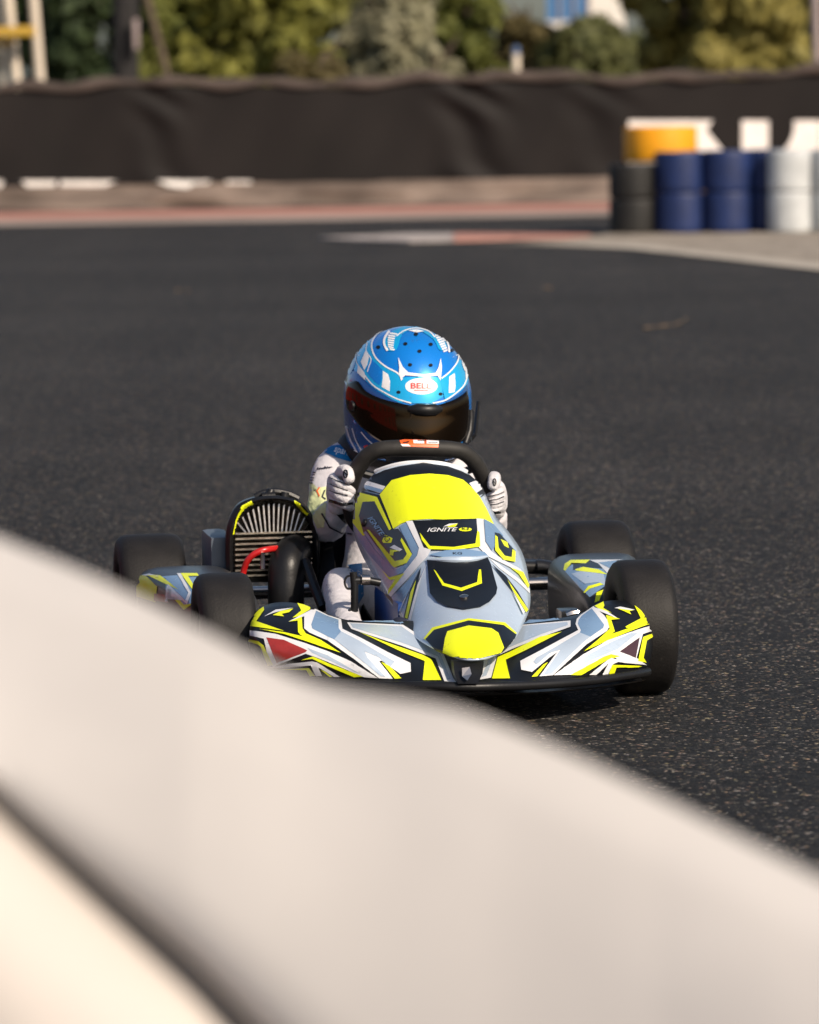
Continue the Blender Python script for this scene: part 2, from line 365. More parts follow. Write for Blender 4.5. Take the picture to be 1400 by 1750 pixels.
class Decals:
    def __init__(s, bvh, frame, lift=0.0003, step=7.0, base=0.0009):
        s.b, s.fr, s.lift, s.step, s.base = bvh, frame, lift, step, base
        s.v, s.f, s.mi, s.mats, s.k = [], [], [], [], 0
        s.o = CL if frame == 'kart' else CAM
        s.cells = {}
    def poly(s, pts, key, same=False):
        ox, oy, sc = s.z
        pts = [(ox + p[0] / sc, oy + p[1] / sc) for p in pts]
        # the layer a piece lies on: one above the highest earlier piece it overlaps
        g_ = s.step / 4; A_ = np.array(pts) / g_
        gx, gy = np.meshgrid(np.arange(int(A_[:, 0].min()) - 1, int(A_[:, 0].max()) + 2), np.arange(int(A_[:, 1].min()) - 1, int(A_[:, 1].max()) + 2))
        ins = np.zeros(gx.shape, bool)
        for (xa, ya), (xb, yb) in zip(A_, np.roll(A_, -1, 0)):
            c_ = ((ya > gy) != (yb > gy)) & (gx < (xb - xa) * (gy - ya) / (yb - ya if yb != ya else 1e-9) + xa); ins ^= c_
            for t_ in np.linspace(0, 1, int(max(abs(xb - xa), abs(yb - ya))) + 2):
                ins[np.clip(int(round(ya + (yb - ya) * t_)) - gy[0, 0], 0, ins.shape[0] - 1), np.clip(int(round(xa + (xb - xa) * t_)) - gx[0, 0], 0, ins.shape[1] - 1)] = True
        cells = list(zip(gx[ins].tolist(), gy[ins].tolist()))
        if not same: s.k = 1 + max((s.cells.get(c_, 0) for c_ in cells), default=0)
        if same != 'defer':
            for c_ in cells: s.cells[c_] = max(s.k, s.cells.get(c_, 0))
        if M[key] not in s.mats: s.mats.append(M[key])
        mi = s.mats.index(M[key])
        bm = bmesh.new(); bm.faces.new([bm.verts.new((p[0], p[1], 0)) for p in pts])
        bm.normal_update(); bmesh.ops.triangulate(bm, faces=bm.faces[:], ngon_method='EAR_CLIP')
        for ax in (0, 1):
            lo = min(p[ax] for p in pts); hi = max(p[ax] for p in pts)
            q = math.floor(lo / s.step) * s.step + s.step
            while q < hi:
                co = [0, 0, 0]; co[ax] = q; no = [0, 0, 0]; no[ax] = 1
                bmesh.ops.bisect_plane(bm, geom=bm.verts[:] + bm.edges[:] + bm.faces[:], plane_co=co, plane_no=no)
                q += s.step
        bmesh.ops.triangulate(bm, faces=bm.faces[:])
        n = len(s.v); bm.verts.index_update(); lastt = None; vs = []
        miss = []
        for v in bm.verts:
            d = ray(v.co.x, v.co.y); d = (loc(d) if s.fr == 'kart' else d).normalized()
            h, nn, i, t = s.b.ray_cast(s.o, d)
            vs.append((h, nn, d, t))
        ts = [t for h, nn, d, t in vs if h is not None]
        tm = sum(ts) / len(ts) if ts else None
        if tm is None: bm.free(); return s
        for h, nn, d, t in vs:
            miss.append(h is None)
            if h is None: h, nn, i, t = s.b.find_nearest(s.o + d * tm)
            if nn.dot(d) > 0: nn = -nn
            s.v.append(h + nn * (s.base + s.lift * s.k))
        for f in bm.faces:
            if sum(miss[v.index] for v in f.verts) > 1: continue
            q = [v.index + n for v in f.verts]
            nrm = (s.v[q[1]] - s.v[q[0]]).cross(s.v[q[2]] - s.v[q[0]])
            if nrm.dot(vs[0][2]) > 0: q.reverse()
            s.f.append(tuple(q)); s.mi.append(mi)
        bm.free(); return s
    def multi(s, polys, key):
        s.k = 1 + max(s.cells.values(), default=0)
        for p in polys: s.poly(p, key, True)
    def build(s, name, parent, off=None):
        me = mesh(name, s.v, s.f, True, 180); o = obj(name, me, s.mats, parent, off)
        me.polygons.foreach_set('material_index', s.mi); return o
def Z(x, y, s): return (x, y, s)

# ================================================================== THE SETTING
def sheet(name, pts, z, m_, kind='structure'):
    me = mesh(name, [(p[0], p[1], z) for p in pts], [tuple(range(len(pts)))], False)
    if me.polygons[0].normal.z < 0: me.flip_normals()
    o = obj(name, me, m_); return tag(o, kind=kind)
sheet('ground', [(-600, -300), (600, -300), (600, 900), (-600, 900)], -0.008, M['dirt'])
sheet('track', [(-90, -60), (90, -60), (90, 38.3), (-90, 38.3)], 0.0, M['asphalt'])
sheet('verge', [(-90, 38.3), (90, 38.3), (90, 43.2), (-90, 43.2)], 0.001, M['beige'])
sheet('painted_edge', [(-40, 39.7), (40, 39.7), (40, 41.85), (-40, 41.85)], 0.005, M['pink'])
g = lambda x, y: ground(x, y)
def flat(name, pix, z, m_): return sheet(name, [tuple(g(*p))[:2] for p in pix], z, m_)
flat('pavement', [(880, 413), (960, 411), (1040, 400), (1700, 388), (2100, 380), (2100, 520), (1400, 452), (1200, 431), (1080, 418), (960, 418)], 0.004, M['pebble'])
flat('edge_line', [(810, 418), (1080, 418.5), (1200, 432), (1400, 452), (2100, 524), (2100, 540), (1400, 463.5), (1200, 440), (1080, 427), (950, 421)], 0.0085, M['line'])
# flat worn kerb: each painted block its own part
kerb = thing('kerb', g(790, 411), 'worn flat red and white kerb on the track edge left of the tyre wall', 'kerb')
def kerb_block(pix, m_):
    p = [g(*q) for q in pix]; b = MB(); b.prism([(q.x, q.y, 0.006) for q in p], (0, 0, 0.012))
    obj('kerb_block', b.me('kerb_block', False), m_, kerb, kerb.location)
kerb_block([(545, 409.5), (600, 407.5), (640, 405.5), (640, 414), (590, 412.5)], M['kerbwhite'])
kerb_block([(641, 405.5), (700, 403), (775, 402), (775, 414.5), (700, 416), (641, 414)], M['kerbwhite'])
kerb_block([(776, 402), (880, 403), (880, 411), (776, 414.5)], M['pink'])
kerb_block([(881, 403), (960, 403.5), (1010, 405), (960, 409.5), (881, 411)], M['pink'])

# ------------------------------------------------------------------ far banner barrier
BY = 42.3
def wob(x, z):
    a = 0.012 * math.sin(1.7 * x + 1.0) + 0.006 * math.sin(4.3 * x + 2 * z) + 0.006 * math.sin(11 * x - 5 * z)
    for cx, wd, am in ((-2.15, 0.20, 0.022), (0.62, 0.26, 0.036), (1.75, 0.3, 0.012), (-4.6, .3, .03), (4.6, .3, .03)):
        e = math.exp(-((x - cx) / wd) ** 2)
        a += e * am * math.sin(13 * (x - cx) * (0.6 + 0.4 * z) + 15 * z + 2 * math.sin(6 * z)) 
    return a
ban = thing('banner_barrier', (0, BY, 0), 'long dark brown tarpaulin banner hung along the far side of the track', 'banner')
XL, XR = -9.0, 9.0
nx = 420
def topz(x): return 1.13 + 0.02 * math.sin(2.1 * x) + 0.012 * math.sin(5.3 * x + 1)
rows = [[Vector((XL + (XR - XL) * i / nx, 0, 0)) for i in range(nx + 1)] for j in range(33)]
for j, r in enumerate(rows):
    for p in r:
        t = j / 32; z = 0.16 + (topz(p.x) - 0.05 - 0.16) * t
        p.z = z; p.y = wob(p.x, z) - 0.02
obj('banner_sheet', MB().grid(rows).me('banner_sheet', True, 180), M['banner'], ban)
rows = []
for j in range(9):                        # rolled top hem
    a = -0.6 + 4.2 * j / 8; rr_ = []
    for i in range(nx + 1):
        x = XL + (XR - XL) * i / nx; rad_ = 0.05 + 0.02 * math.sin(3.1 * x) * math.sin(7.7 * x + 1)
        z = topz(x) - 0.03 + 0.014 * math.sin(9 * x) + rad_ * math.sin(a); y = wob(x, 1.1) - rad_ * math.cos(a) - 0.01
        rr_.append(Vector((x, y, z)))
    rows.append(rr_)
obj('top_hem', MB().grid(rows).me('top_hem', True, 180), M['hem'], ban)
rows = []
for j in range(17):                       # loose bottom skirt, creeping out over the verge
    t = j / 16; rr_ = []
    for i in range(nx + 1):
        x = XL + (XR - XL) * i / nx
        fold = 0.045 * math.sin(1.3 * x + 7 * t) + 0.03 * math.sin(2.9 * x - 9 * t) + 0.015 * math.sin(7 * x + 5 * t)
        rr_.append(Vector((x, wob(x, .2) * (1 - t) - 0.03 - 0.34 * t ** 1.2 - fold * (0.3 + t), 0.222 - 0.207 * t + 0.9 * fold * math.sin(math.pi * t))))
    rows.append(rr_)
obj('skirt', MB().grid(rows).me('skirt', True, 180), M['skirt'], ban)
bb = bvh_of(mesh('tmp', [Vector(q) + Vector((0, BY, 0)) for q in [v.co for v in bpy.data.objects['banner_sheet'].data.vertices]], [tuple(p.vertices) for p in bpy.data.objects['banner_sheet'].data.polygons]))
LT = []
def letter(p):
    D = Decals(bb, 'world', 0.004, 12, 0.004); D.z = Z(0, 0, 1); D.poly(p, 'letter'); D.build('letter_piece', ban, (0, BY, 0))
letter([(1074, 206), (1218, 206), (1207, 222), (1243, 266), (1243, 285), (1074, 285)])
letter([(1268, 206), (1314, 206), (1314, 285), (1268, 285)])
letter([(1357, 206), (1400, 206), (1400, 285), (1316, 285), (1340, 257), (1352, 240), (1357, 225)])
letter([(1402, 206), (1480, 206), (1480, 285), (1402, 285)])
for p in ([(36, 309), (98, 309), (92, 321), (50, 321)], [(103, 309), (200, 309), (180, 317), (140, 320), (104, 320)], [(268, 309), (362, 309), (345, 318), (315, 321), (290, 318)], [(385, 309), (430, 309), (428, 315), (390, 315)], [(-30, 309), (6, 309), (2, 322), (-30, 322)]):
    letter(p)
for i, x in enumerate((-7.2, -4.8, -2.4, 0, 2.4, 4.8, 7.2)):
    obj('post', MB().tube([(x, 0.16, -0.05), (x, 0.16, 1.12)], 0.03, 8).me(), M['greypost'], ban)

# ------------------------------------------------------------------ tyre wall
def tyre_mesh(r, h):
    prof = [(r * .52, h * .03), (r * .86, 0), (r * .955, h * .012), (r * .99, h * .05), (r, h * .12), (r, h * .5), (r, h * .88), (r * .99, h * .95), (r * .955, h * .988), (r * .86, h), (r * .52, h * .97), (r * .48, h * .8), (r * .86, h * .7), (r * .86, h * .3), (r * .48, h * .2)]
    return MB().lathe(prof, (0, 0, 0), 'z', 40).me('tyre', True, 35)
PXM = FPX / 34.2
tm = {c: None for c in ('tyreblack', 'tyreblue', 'tyrewhite')}
def wall_tyre(px, w, Y, z, h, key, label):
    me = tyre_mesh(w / 2, h)
    o = obj('tyre', me, M[key]); p = at(px, 400, Y); o.location = (p.x, Y, z); o.rotation_euler = (0, 0, random.random() * 6)
    tag(o, label, 'tyre', 'painted tyres stacked beside the track')
h1 = 0.288
cols = [(1084, 0.352, 34.10, 'tyreblack', 'black'), (1163, 0.352, 34.02, 'tyreblue', 'blue'), (1244, 0.358, 33.98, 'tyreblue', 'blue'), (1312, 0.325, 34.06, 'tyreblue', 'blue'), (1352, 0.325, 33.80, 'tyrewhite', 'white'), (1430, 0.345, 33.76, 'tyrewhite', 'white')]
where = ['under the big orange one', 'next to the black stack', 'in the middle of the blue row', 'half hidden behind the white stack', 'next to the blue ones', 'cut by the right picture edge']
for (px, w, Y, key, nm), wh in zip(cols, where):
    for k in (0, 1):
        wh2 = wh
        hh = h1 * (1.0 if nm != 'black' else 0.85)
        wall_tyre(px, w, Y, 0.004 + k * (hh + 0.004), hh, key, '%s %s tyre of the stack %s' % ('lower' if k == 0 else 'upper', nm if nm == 'black' else nm + ' painted', wh))
wall_tyre(1131, 0.53, 34.38, 0.502, 0.255, 'tyreyellow', 'big orange yellow tyre lying on top of the black tyre stack')
for k in (0, 1):
    me = tyre_mesh(0.16, 0.275); o = obj('tyre', me, M['tyreblack']); p = at(1160, 400, 34.50); o.location = (p.x, 34.50, 0.004 + k * 0.279)
    tag(o, '%s hidden black tyre behind the blue stack, holding up the orange tyre' % ('lower', 'upper')[k], 'tyre', 'painted tyres stacked beside the track')

# ------------------------------------------------------------------ background poles, frame, bollard
fr = thing('steel_frame', at(40, 360, 45.0) * Vector((1, 1, 0)) if False else Vector((at(40, 300, 45).x, 45.0, 0)), 'cream and mustard steel frame standing behind the banner at the far left', 'steel frame')
fo = fr.location
def post_px(x0, y0, x1, y1, Y, wpx, root, name, key, n=10):
    a = at(x0, y0, Y); b = at(x1, y1, Y); d = (b - a).normalized(); b2 = b + d * ((b.z + 0.02) / -d.z if d.z < 0 else 0)
    return obj(name, MB().tube([a - d * 2.2, b2], wpx / FPX * Y / 2, n).me(), M[key], root, root.location)
post_px(57, -5, 69, 143, 45, 17, fr, 'post', 'cream')
post_px(20, 56, 29, 143, 45.1, 17, fr, 'post', 'cream')
post_px(2, 72, 7, 143, 45.2, 12, fr, 'post', 'cream')
a, b = at(-90, 55, 44.85), at(60, 53, 44.85)
obj('beam', MB().box((a.x, 44.8, a.z - .045), (b.x, 44.9, a.z + .045), .01).me('beam', True, 30), M['mustard'], fr, fo)
obj('brace', MB().tube(catmull([at(-60, 62, 45), at(-10, 70, 45), at(10, 72, 45), at(28, 64, 45)], 6), .03, 8).me(), M['mustard'], fr, fo)

pl = thing('pole', Vector((at(1394, 200, 46).x, 46, 0)), 'pinkish grey pole behind the banner at the right picture edge', 'pole')
post_px(1394, 0, 1398, 125, 46, 17, pl, 'pole_shaft', 'greypost')
bo = thing('bollard', Vector((at(882, 120, 44).x, 44, 0)), 'small cream marker post with blue cap showing above the banner', 'marker post')
p0, p1, p2 = at(882, 78, 44), at(882, 92, 44), at(881, 130, 44)
obj('post', MB().tube([(p1.x, 44, 0), (p1.x, 44, p1.z)], .038, 12).me(), M['cream'], bo, bo.location)
obj('cap', MB().tube([(p1.x, 44, p1.z), (p1.x, 44, p0.z - .02), (p1.x, 44, p0.z)], [.034, .034, .018], 12).me(), M['postblue'], bo, bo.location)
bo2 = thing('bollard', Vector((at(842, 125, 44).x, 44, 0)), 'low pale marker post whose top just clears the banner', 'marker post')
p1 = at(842, 119, 44)
obj('post', MB().tube([(p1.x, 44, 0), (p1.x, 44, p1.z - .02), (p1.x, 44, p1.z)], [.04, .04, .02], 12).me(), M['cream'], bo2, bo2.location)

# ------------------------------------------------------------------ trees and bushes behind the banner
def leaf_cloud(n, rx, ry, rz, cz, size, seed, clumps, zmin=0.1):
    rng = np.random.default_rng(seed)
    cc = rng.normal(size=(clumps, 3)); cc /= np.linalg.norm(cc, axis=1)[:, None]; cc *= (rng.random(clumps) ** 0.4)[:, None]
    cr = 0.16 + 0.2 * rng.random(clumps)
    k = rng.integers(0, clumps, n)
    d = rng.normal(size=(n, 3)); d /= np.linalg.norm(d, axis=1)[:, None]
    p = cc[k] * 0.85 * np.array([rx, ry, rz]) + d * (cr[k] * min(rx, rz, 1.7) * 1.05 * rng.random(n) ** 0.33)[:, None] + np.array([0, 0, cz])
    p[:, 2] = np.maximum(p[:, 2], zmin + 0.2 * rng.random(n))
    nrm = d + rng.normal(size=(n, 3)) * 0.35 + np.array([0, 0, 0.3]); nrm /= np.linalg.norm(nrm, axis=1)[:, None]
    t = np.cross(nrm, rng.normal(size=(n, 3))); t /= np.linalg.norm(t, axis=1)[:, None]; b = np.cross(nrm, t)
    s = (size * (0.6 + 0.8 * rng.random(n)))[:, None]
    v = np.stack([p - t * s, p + b * s * 0.45, p + t * s, p - b * s * 0.45], 1).reshape(-1, 3)
    me = bpy.data.meshes.new('crown'); me.vertices.add(n * 4); me.vertices.foreach_set('co', v.ravel())
    me.loops.add(n * 4); me.loops.foreach_set('vertex_index', np.arange(n * 4, dtype=np.int32))
    me.polygons.add(n); me.polygons.foreach_set('loop_start', np.arange(0, n * 4, 4, dtype=np.int32)); me.polygons.foreach_set('loop_total', np.full(n, 4, dtype=np.int32))
    me.update(); me.validate(); return me
LM = dict(dark=leaf_mat('dark_green_leaves', (.03, .048, .026), (.065, .095, .038)), lime=leaf_mat('yellow_green_leaves', (.13, .135, .035), (.30, .29, .06)),
          olive=leaf_mat('grey_olive_leaves', (.24, .225, .145), (.38, .36, .23)), green=leaf_mat('mid_green_leaves', (.10, .12, .03), (.23, .24, .06)),
          brown=leaf_mat('brown_olive_leaves', (.11, .09, .04), (.20, .165, .07)), deep=leaf_mat('deep_olive_leaves', (.075, .085, .035), (.17, .175, .065)),
          ochre=leaf_mat('ochre_olive_leaves', (.17, .155, .045), (.40, .34, .10)))
def tree(name, px, Y, wpx, top, key, label, cat, seed, n=7000, trunk='bark', size=0.10, lean=0.0, base=0.0, tr=0.10):
    x = at(px, 100, Y).x; r = thing(name, (x, Y, 0), label, cat, group='trees and bushes behind the banner')
    rx = wpx / FPX * Y / 2
    b = MB(); rng = random.Random(seed)
    b.tube(catmull([(0, 0, -0.05), (0.03, 0, top * .25), (-0.05 + lean * .4, 0.05, top * .55), (lean, 0, top * .9)], 4), [tr * (1 - .07 * i) for i in range(13)], 8)
    for i in range(6):
        a = rng.random() * 6.28; z = top * (.2 + .1 * i)
        b.tube([(lean * z / top, 0, z), (math.cos(a) * rx * .4, math.sin(a) * rx * .4, z + .3), (math.cos(a) * rx * .75, math.sin(a) * rx * .75, z + .45)], [tr * .45, tr * .3, tr * .12], 6)
    obj('trunk', b.me(), M[trunk], r)
    obj('crown', leaf_cloud(n, rx, rx * .8, (top - base) / 2, (top + base) / 2, size, seed, 70, 0.15 + base), LM[key], r)
T = [('tree', 115, 53, 300, 5.2, 'dark', 'dark green tree behind the cream steel frame at the far left', 'tree', 1, 9000),
     ('tree', 310, 56, 340, 4.2, 'green', 'mid green tree behind the leaning brown trunk', 'tree', 2, 8000),
     ('tree', 455, 52, 330, 4.0, 'lime', 'sunlit yellow green tree left of the grey olive bush', 'tree', 3, 9000),
     ('bush', 660, 50, 210, 2.4, 'olive', 'pale grey olive bush with feathery leaves in the middle of the tree line', 'bush', 4, 8000),
     ('bush', 745, 48, 120, 1.55, 'olive', 'low pale dry bush right of the taller grey olive one', 'bush', 5, 4000),
     ('bush', 525, 48.5, 150, 1.5, 'brown', 'low straw coloured bush under the yellow green tree', 'bush', 15, 4000),
     ('tree', 800, 54, 200, 4.5, 'green', 'bright mid green tree behind the blue capped marker post', 'tree', 6, 8000),
     ('bush', 905, 56, 130, 2.15, 'brown', 'brownish bush right of the blue capped marker post', 'bush', 7, 5000),
     ('bush', 1005, 52, 200, 1.80, 'deep', 'dark low bush below the white and blue building', 'bush', 8, 6000),
     ('tree', 1175, 55, 215, 4.0, 'ochre', 'ochre olive tree right of the white and blue building', 'tree', 9, 8000),
     ('tree', 1290, 53, 260, 4.4, 'ochre', 'broad ochre tree left of the pinkish grey pole', 'tree', 10, 9000),
     ('tree', 1420, 56, 220, 4.4, 'deep', 'dark olive tree behind the pinkish grey pole', 'tree', 11, 7000)]
for a in T: tree(a[0], a[1], a[2], a[3], a[4], a[5], a[6], a[7], a[8], a[9], size=0.12 if a[5] != 'olive' else 0.075)
# thick dark trunk with a grey plate, and a thin leaning trunk
dt = thing('dark_pole', Vector((at(214, 200, 48).x, 48, 0)), 'thick black pole with a grey strip behind the banner on the left', 'pole')
post_px(214, 0, 215, 140, 48, 46, dt, 'pole_shaft', 'bark_dark', 12)
a, b = at(228, 32, 47.75), at(238, 84, 47.75)
obj('strip', MB().box((a.x, 47.72, b.z), (b.x, 47.80, a.z), .01).me(), M['greypost'], dt, dt.location)
lt = thing('tree', Vector((at(290, 200, 49).x, 49, 0)), 'thin bare brown trunk leaning left beside the black pole', 'tree', group='trees and bushes behind the banner')
post_px(252, 0, 290, 143, 49, 13, lt, 'trunk', 'bark')
# a wood behind, reading as one mass
wd = obj('wood', leaf_cloud(30000, 14.5, 1.6, 4.0, 3.2, 0.16, 77, 260, 0.2), LM['deep']); wd.location = (-13.2, 64, 0)
tag(wd, 'dark mass of trees behind the front row on the left', 'wood', kind='stuff')
wd = obj('wood', leaf_cloud(14000, 6.4, 1.6, 4.0, 3.2, 0.16, 78, 160, 0.2), LM['deep']); wd.location = (9.9, 66, 0)
tag(wd, 'dark mass of trees behind the front row on the right', 'wood', kind='stuff')
wd = obj('wood', leaf_cloud(10000, 2.4, 1.0, 0.85, 0.92, 0.13, 79, 90, 0.1), LM['deep']); wd.location = (at(960, 60, 60).x, 60, 0)
tag(wd, 'low dark undergrowth in front of the white and blue building', 'undergrowth', kind='stuff')
# building far behind
BYY = 95.0
bx0, bx1 = at(935, 20, BYY).x, at(1068, 20, BYY).x
bd = thing('building', ((bx0 + bx1) / 2, BYY, 0), 'white rendered building with blue glass seen over the bushes', 'building')
bo_ = bd.location
xg = at(1008, 10, BYY).x
obj('wall', MB().box((xg, BYY, 0), (bx1, BYY + 6, 5.5)).me('w', False), M['bwall'], bd, bo_)
obj('wall', MB().box((bx0, BYY + .05, 0), (xg - .01, BYY + 6, 2.12)).me('w', False), M['bwall'], bd, bo_)
obj('wall', MB().box((bx0, BYY + .05, 4.0), (xg - .01, BYY + 6, 5.5)).me('w', False), M['bwall'], bd, bo_)
for i in range(3):
    w_ = (xg - bx0) / 3
    f_ = obj('window', MB().box((bx0 + i * w_ + .01, BYY + .06, 2.13), (bx0 + (i + 1) * w_ - .01, BYY + .12, 3.99)).me('w', False), M['glass'], bd, bo_)
    obj('frame', MB().box((bx0 + (i + 1) * w_ - .05, BYY + .0, 2.13), (bx0 + (i + 1) * w_ - .012, BYY + .058, 3.99)).me('w', False), M['greypost'], f_, bo_)
obj('roof', MB().box((bx0 - .2, BYY - .2, 5.51), (bx1 + .2, BYY + 6.2, 5.75)).me('w', False), M['greypost'], bd, bo_)

# ------------------------------------------------------------------ things lying on the track
def track_bit(name, pts, r, key, label, cat):
    p = [ground(*q) + Vector((0, 0, r * .8)) for q in pts]; c = p[len(p) // 2].copy(); c.z = 0
    o = obj(name, MB().tube(catmull(p, 4), [r * (.6 + .4 * math.sin(i)) for i in range((len(p) - 1) * 4 + 1)], 6).me(), M[key], None, c); o.location = c
    tag(o, label, cat)
track_bit('twig', [(1100, 563), (1118, 561), (1135, 559), (1152, 557), (1163, 553), (1172, 547)], 0.008, 'bark', 'thin brown twig lying on the asphalt at the right', 'twig')
track_bit('leaf', [(931, 494), (936, 493), (940, 494)], 0.009, 'bark', 'small brown leaf on the asphalt right of the helmet', 'leaf')
track_bit('leaf', [(300, 498), (310, 497), (322, 499)], 0.007, 'bark', 'flat brown leaf on the asphalt left of the helmet', 'leaf')

# red hoarding beside the track, out of the picture: it shows only as the reflection in the visor
hw = thing('hoarding', (-6.0, 4.0, 0), 'red painted hoarding along the left trackside with pale upright boards', 'hoarding', group=None)
obj('panel', MB().box((-6.1, 0, 0), (-6.0, 17, 1.75)).me('p', False), M['redwall'], hw, hw.location)
for i in range(12):
    obj('board', MB().box((-5.998, .4 + i * 1.36, .45), (-5.97, .75 + i * 1.36, 1.25)).me('p', False), M['skirt'], hw, hw.location)

# ================================================================== FOREGROUND BARRIER
edge = [(-260, 800), (-120, 865), (0, 922), (150, 980), (300, 1052), (430, 1120), (530, 1168), (640, 1188), (760, 1205), (860, 1240), (1000, 1300), (1150, 1374), (1300, 1450), (1400, 1500), (1560, 1580), (1700, 1650)]
def fgY(px): return 3.06 - 0.38 * px / 1400
cr = thing('crash_barrier', (0.0, 2.9, 0), 'big blurred white padded crash barrier filling the lower left foreground', 'crash barrier')
top = catmull([at(px, py, fgY(px)) for px, py in edge], 8)
for _ in range(14):                          # even out the run of the crest
    top = [top[0]] + [(a_ + b_ * 2 + c_) / 4 for a_, b_, c_ in zip(top, top[1:], top[2:])] + [top[-1]]
dirn = (top[-1] - top[0]); dirn.z = 0; dirn.normalize(); nrm = Vector((dirn.y, -dirn.x, 0))
nrm = Vector((0, -1, 0))                    # the cross-section runs straight across the pad
def pad(prof, m_, name, stretch=True):
    rows = []
    for i, p in enumerate(top):
        u = px_of[i] / 430.0; k = .66 + .74 * u - .045 * u * u if u > -.2 else .51
        rows.append([Vector((p.x, p.y, 0)) + nrm * d * 1.88 + Vector((0, 0, max(0.02, p.z + (zs[i] - p.z) * max(0, min(1, d / .05)) + 1.88 * z * ((k if d > 0 else 1) if z > -.2 else 1) - (0 if z > -.2 else .25)))) for d, z in prof])
    b = MB().grid(rows, True); b.cap(rows[0]); b.cap(rows[-1])
    return obj(name, b.me(name, True, 60), m_, cr, cr.location)
zs = [top[0].z + (top[-1].z - top[0].z) * (i / (len(top) - 1)) for i in range(len(top))]
zs = [.75 * (sum(t.z for t in top[max(0, i - 34):i + 35]) / len(top[max(0, i - 34):i + 35])) + .25 * q for i, q in enumerate(zs)]
sh_z = max(q - t.z for q, t in zip(zs, top)); zs = [q - sh_z for q in zs]
px_of = [700 + FPX * (q - CAM).dot(RT) / (q - CAM).dot(FW) for q in top]
# profile: (towards camera, up) seen from the end
upper = [(-0.16, -0.30), (-0.16, -0.12), (-0.145, -0.075), (-0.11, -0.038), (-0.07, -0.017), (-0.035, -0.005), (0.0, 0.0), (0.028, -0.005), (0.052, -0.017), (0.072, -0.033), (0.087, -0.051), (0.094, -0.063), (0.092, -0.070), (0.080, -0.0745), (0.055, -0.077), (0.02, -0.078), (0.0, -0.30)]
lower = [(-0.16, -1.2), (-0.16, -0.305), (0.02, -0.078), (0.066, -0.079), (0.092, -0.083), (0.112, -0.094), (0.130, -0.115), (0.145, -0.15), (0.150, -0.195), (0.150, -1.2)]
pad(upper, M['skylitpad'], 'upper_pad')
pad(lower, M['sunlitpad'], 'lower_pad')
pad([(0.0, -0.12), (0.0, -0.072), (0.066, -0.072), (0.066, -0.09), (0.066, -0.12)], M['seam'], 'seam')

# ================================================================== THE KART
kart = thing('racing_kart', K0, 'silver, black and fluorescent yellow racing kart cornering on the asphalt', 'racing kart', KA)
P = lambda name, b, key, parent=kart, **k: obj(name, b if isinstance(b, bpy.types.Mesh) else b.me(name), M[key], parent, **k)
# floor, rails, bars
P('floor_tray', MB().box((-.24, -.16, .034), (.24, .62, .040), .002), 'plastic')
for sx in (-1, 1):
    P('frame_rail', MB().tube(catmull([(sx * .16, -.2, .055), (sx * .19, 0, .055), (sx * .24, .3, .055), (sx * .23, .6, .055), (sx * .2, .88, .06)], 5), .014, 10), 'frame')
P('front_crossbar', MB().tube([(-.2, 0, .057), (.2, 0, .057)], .014), 'frame')
P('rear_bumper', MB().tube(catmull([(-.40, .97, .11), (-.38, 1.0, .14), (0, 1.01, .15), (.38, 1.0, .14), (.40, .97, .11)], 5), .016), 'frame')
P('seat_strut', MB().tube([(.14, .80, .17), (.34, .86, .155)], .014), 'frame')
ax = P('rear_axle', MB().tube([(-.40, .8, .127), (.40, .8, .127)], .0135, 16), 'chrome')
P('axle_sleeve', MB().tube([(.362, .8, .127), (.395, .8, .127)], .0165, 16), 'plastic', ax)
P('bearing_carrier', MB().box((.17, .775, .06), (.205, .825, .165), .006), 'frame', ax)
P('bearing_carrier', MB().box((-.205, .775, .06), (-.17, .825, .165), .006), 'frame', ax)
# wheels
def tyre_prof(w, R):
    h = w / 2; return [(R * .47, -h * .72), (R * .56, -h * .95), (R * .74, -h * 1.0), (R * .90, -h * .97), (R * .965, -h * .86), (R * .99, -h * .72), (R, -h * .45), (R, 0), (R, h * .45), (R * .99, h * .72), (R * .965, h * .86), (R * .90, h * .97), (R * .74, h), (R * .56, h * .95), (R * .47, h * .72)]
def wheel(x, y, w, R, name):
    r = obj(name, MB().lathe([(0.0001, -.02), (.026, -.02), (.026, .02), (0.0001, .02)], (0, 0, 0), 'x', 20, False).me(), M['gold'], kart)  # the hub carries tyre and rim
    obj('tyre', MB().lathe(tyre_prof(w, R), (0, 0, 0), 'x', 64).me('tyre', True, 50), M['rubber'], r)
    h = w / 2
    obj('rim', MB().lathe([(R * .50, -h * .74), (R * .46, -h * .78), (R * .42, -h * .6), (R * .40, -h * .2), (.027, -h * .1), (.027, h * .1), (R * .40, h * .2), (R * .42, h * .6), (R * .46, h * .78), (R * .50, h * .74)], (0, 0, 0), 'x', 40).me(), M['gold'], r)
    r.location = (x, y, R); return r
wheel(.392, 0, .105, .127, 'front_wheel'); wheel(-.400, 0, .105, .127, 'front_wheel')
wheel(.457, .8, .135, .127, 'rear_wheel'); wheel(-.464, .8, .135, .127, 'rear_wheel')
for sx in (-1, 1):
    P('stub_axle', MB().tube([(sx * .24, .0, .10), (sx * .30, 0, .127), (sx * .39, 0, .127)], .011), 'frame')
    P('tie_rod', MB().tube([(sx * .03, .10, .12), (sx * .30, .05, .12)], .005, 8), 'chrome')
    P('spindle_bracket', MB().box((sx * .255 - .02, -.03, .06), (sx * .255 + .02, .03, .165), .006), 'frame')
P('spindle_bolt', MB().tube([K(968, 1052, -.06), K(978, 1049, -.06), K(990, 1046, -.06)], [.007, .009, .005], 8), 'chrome')

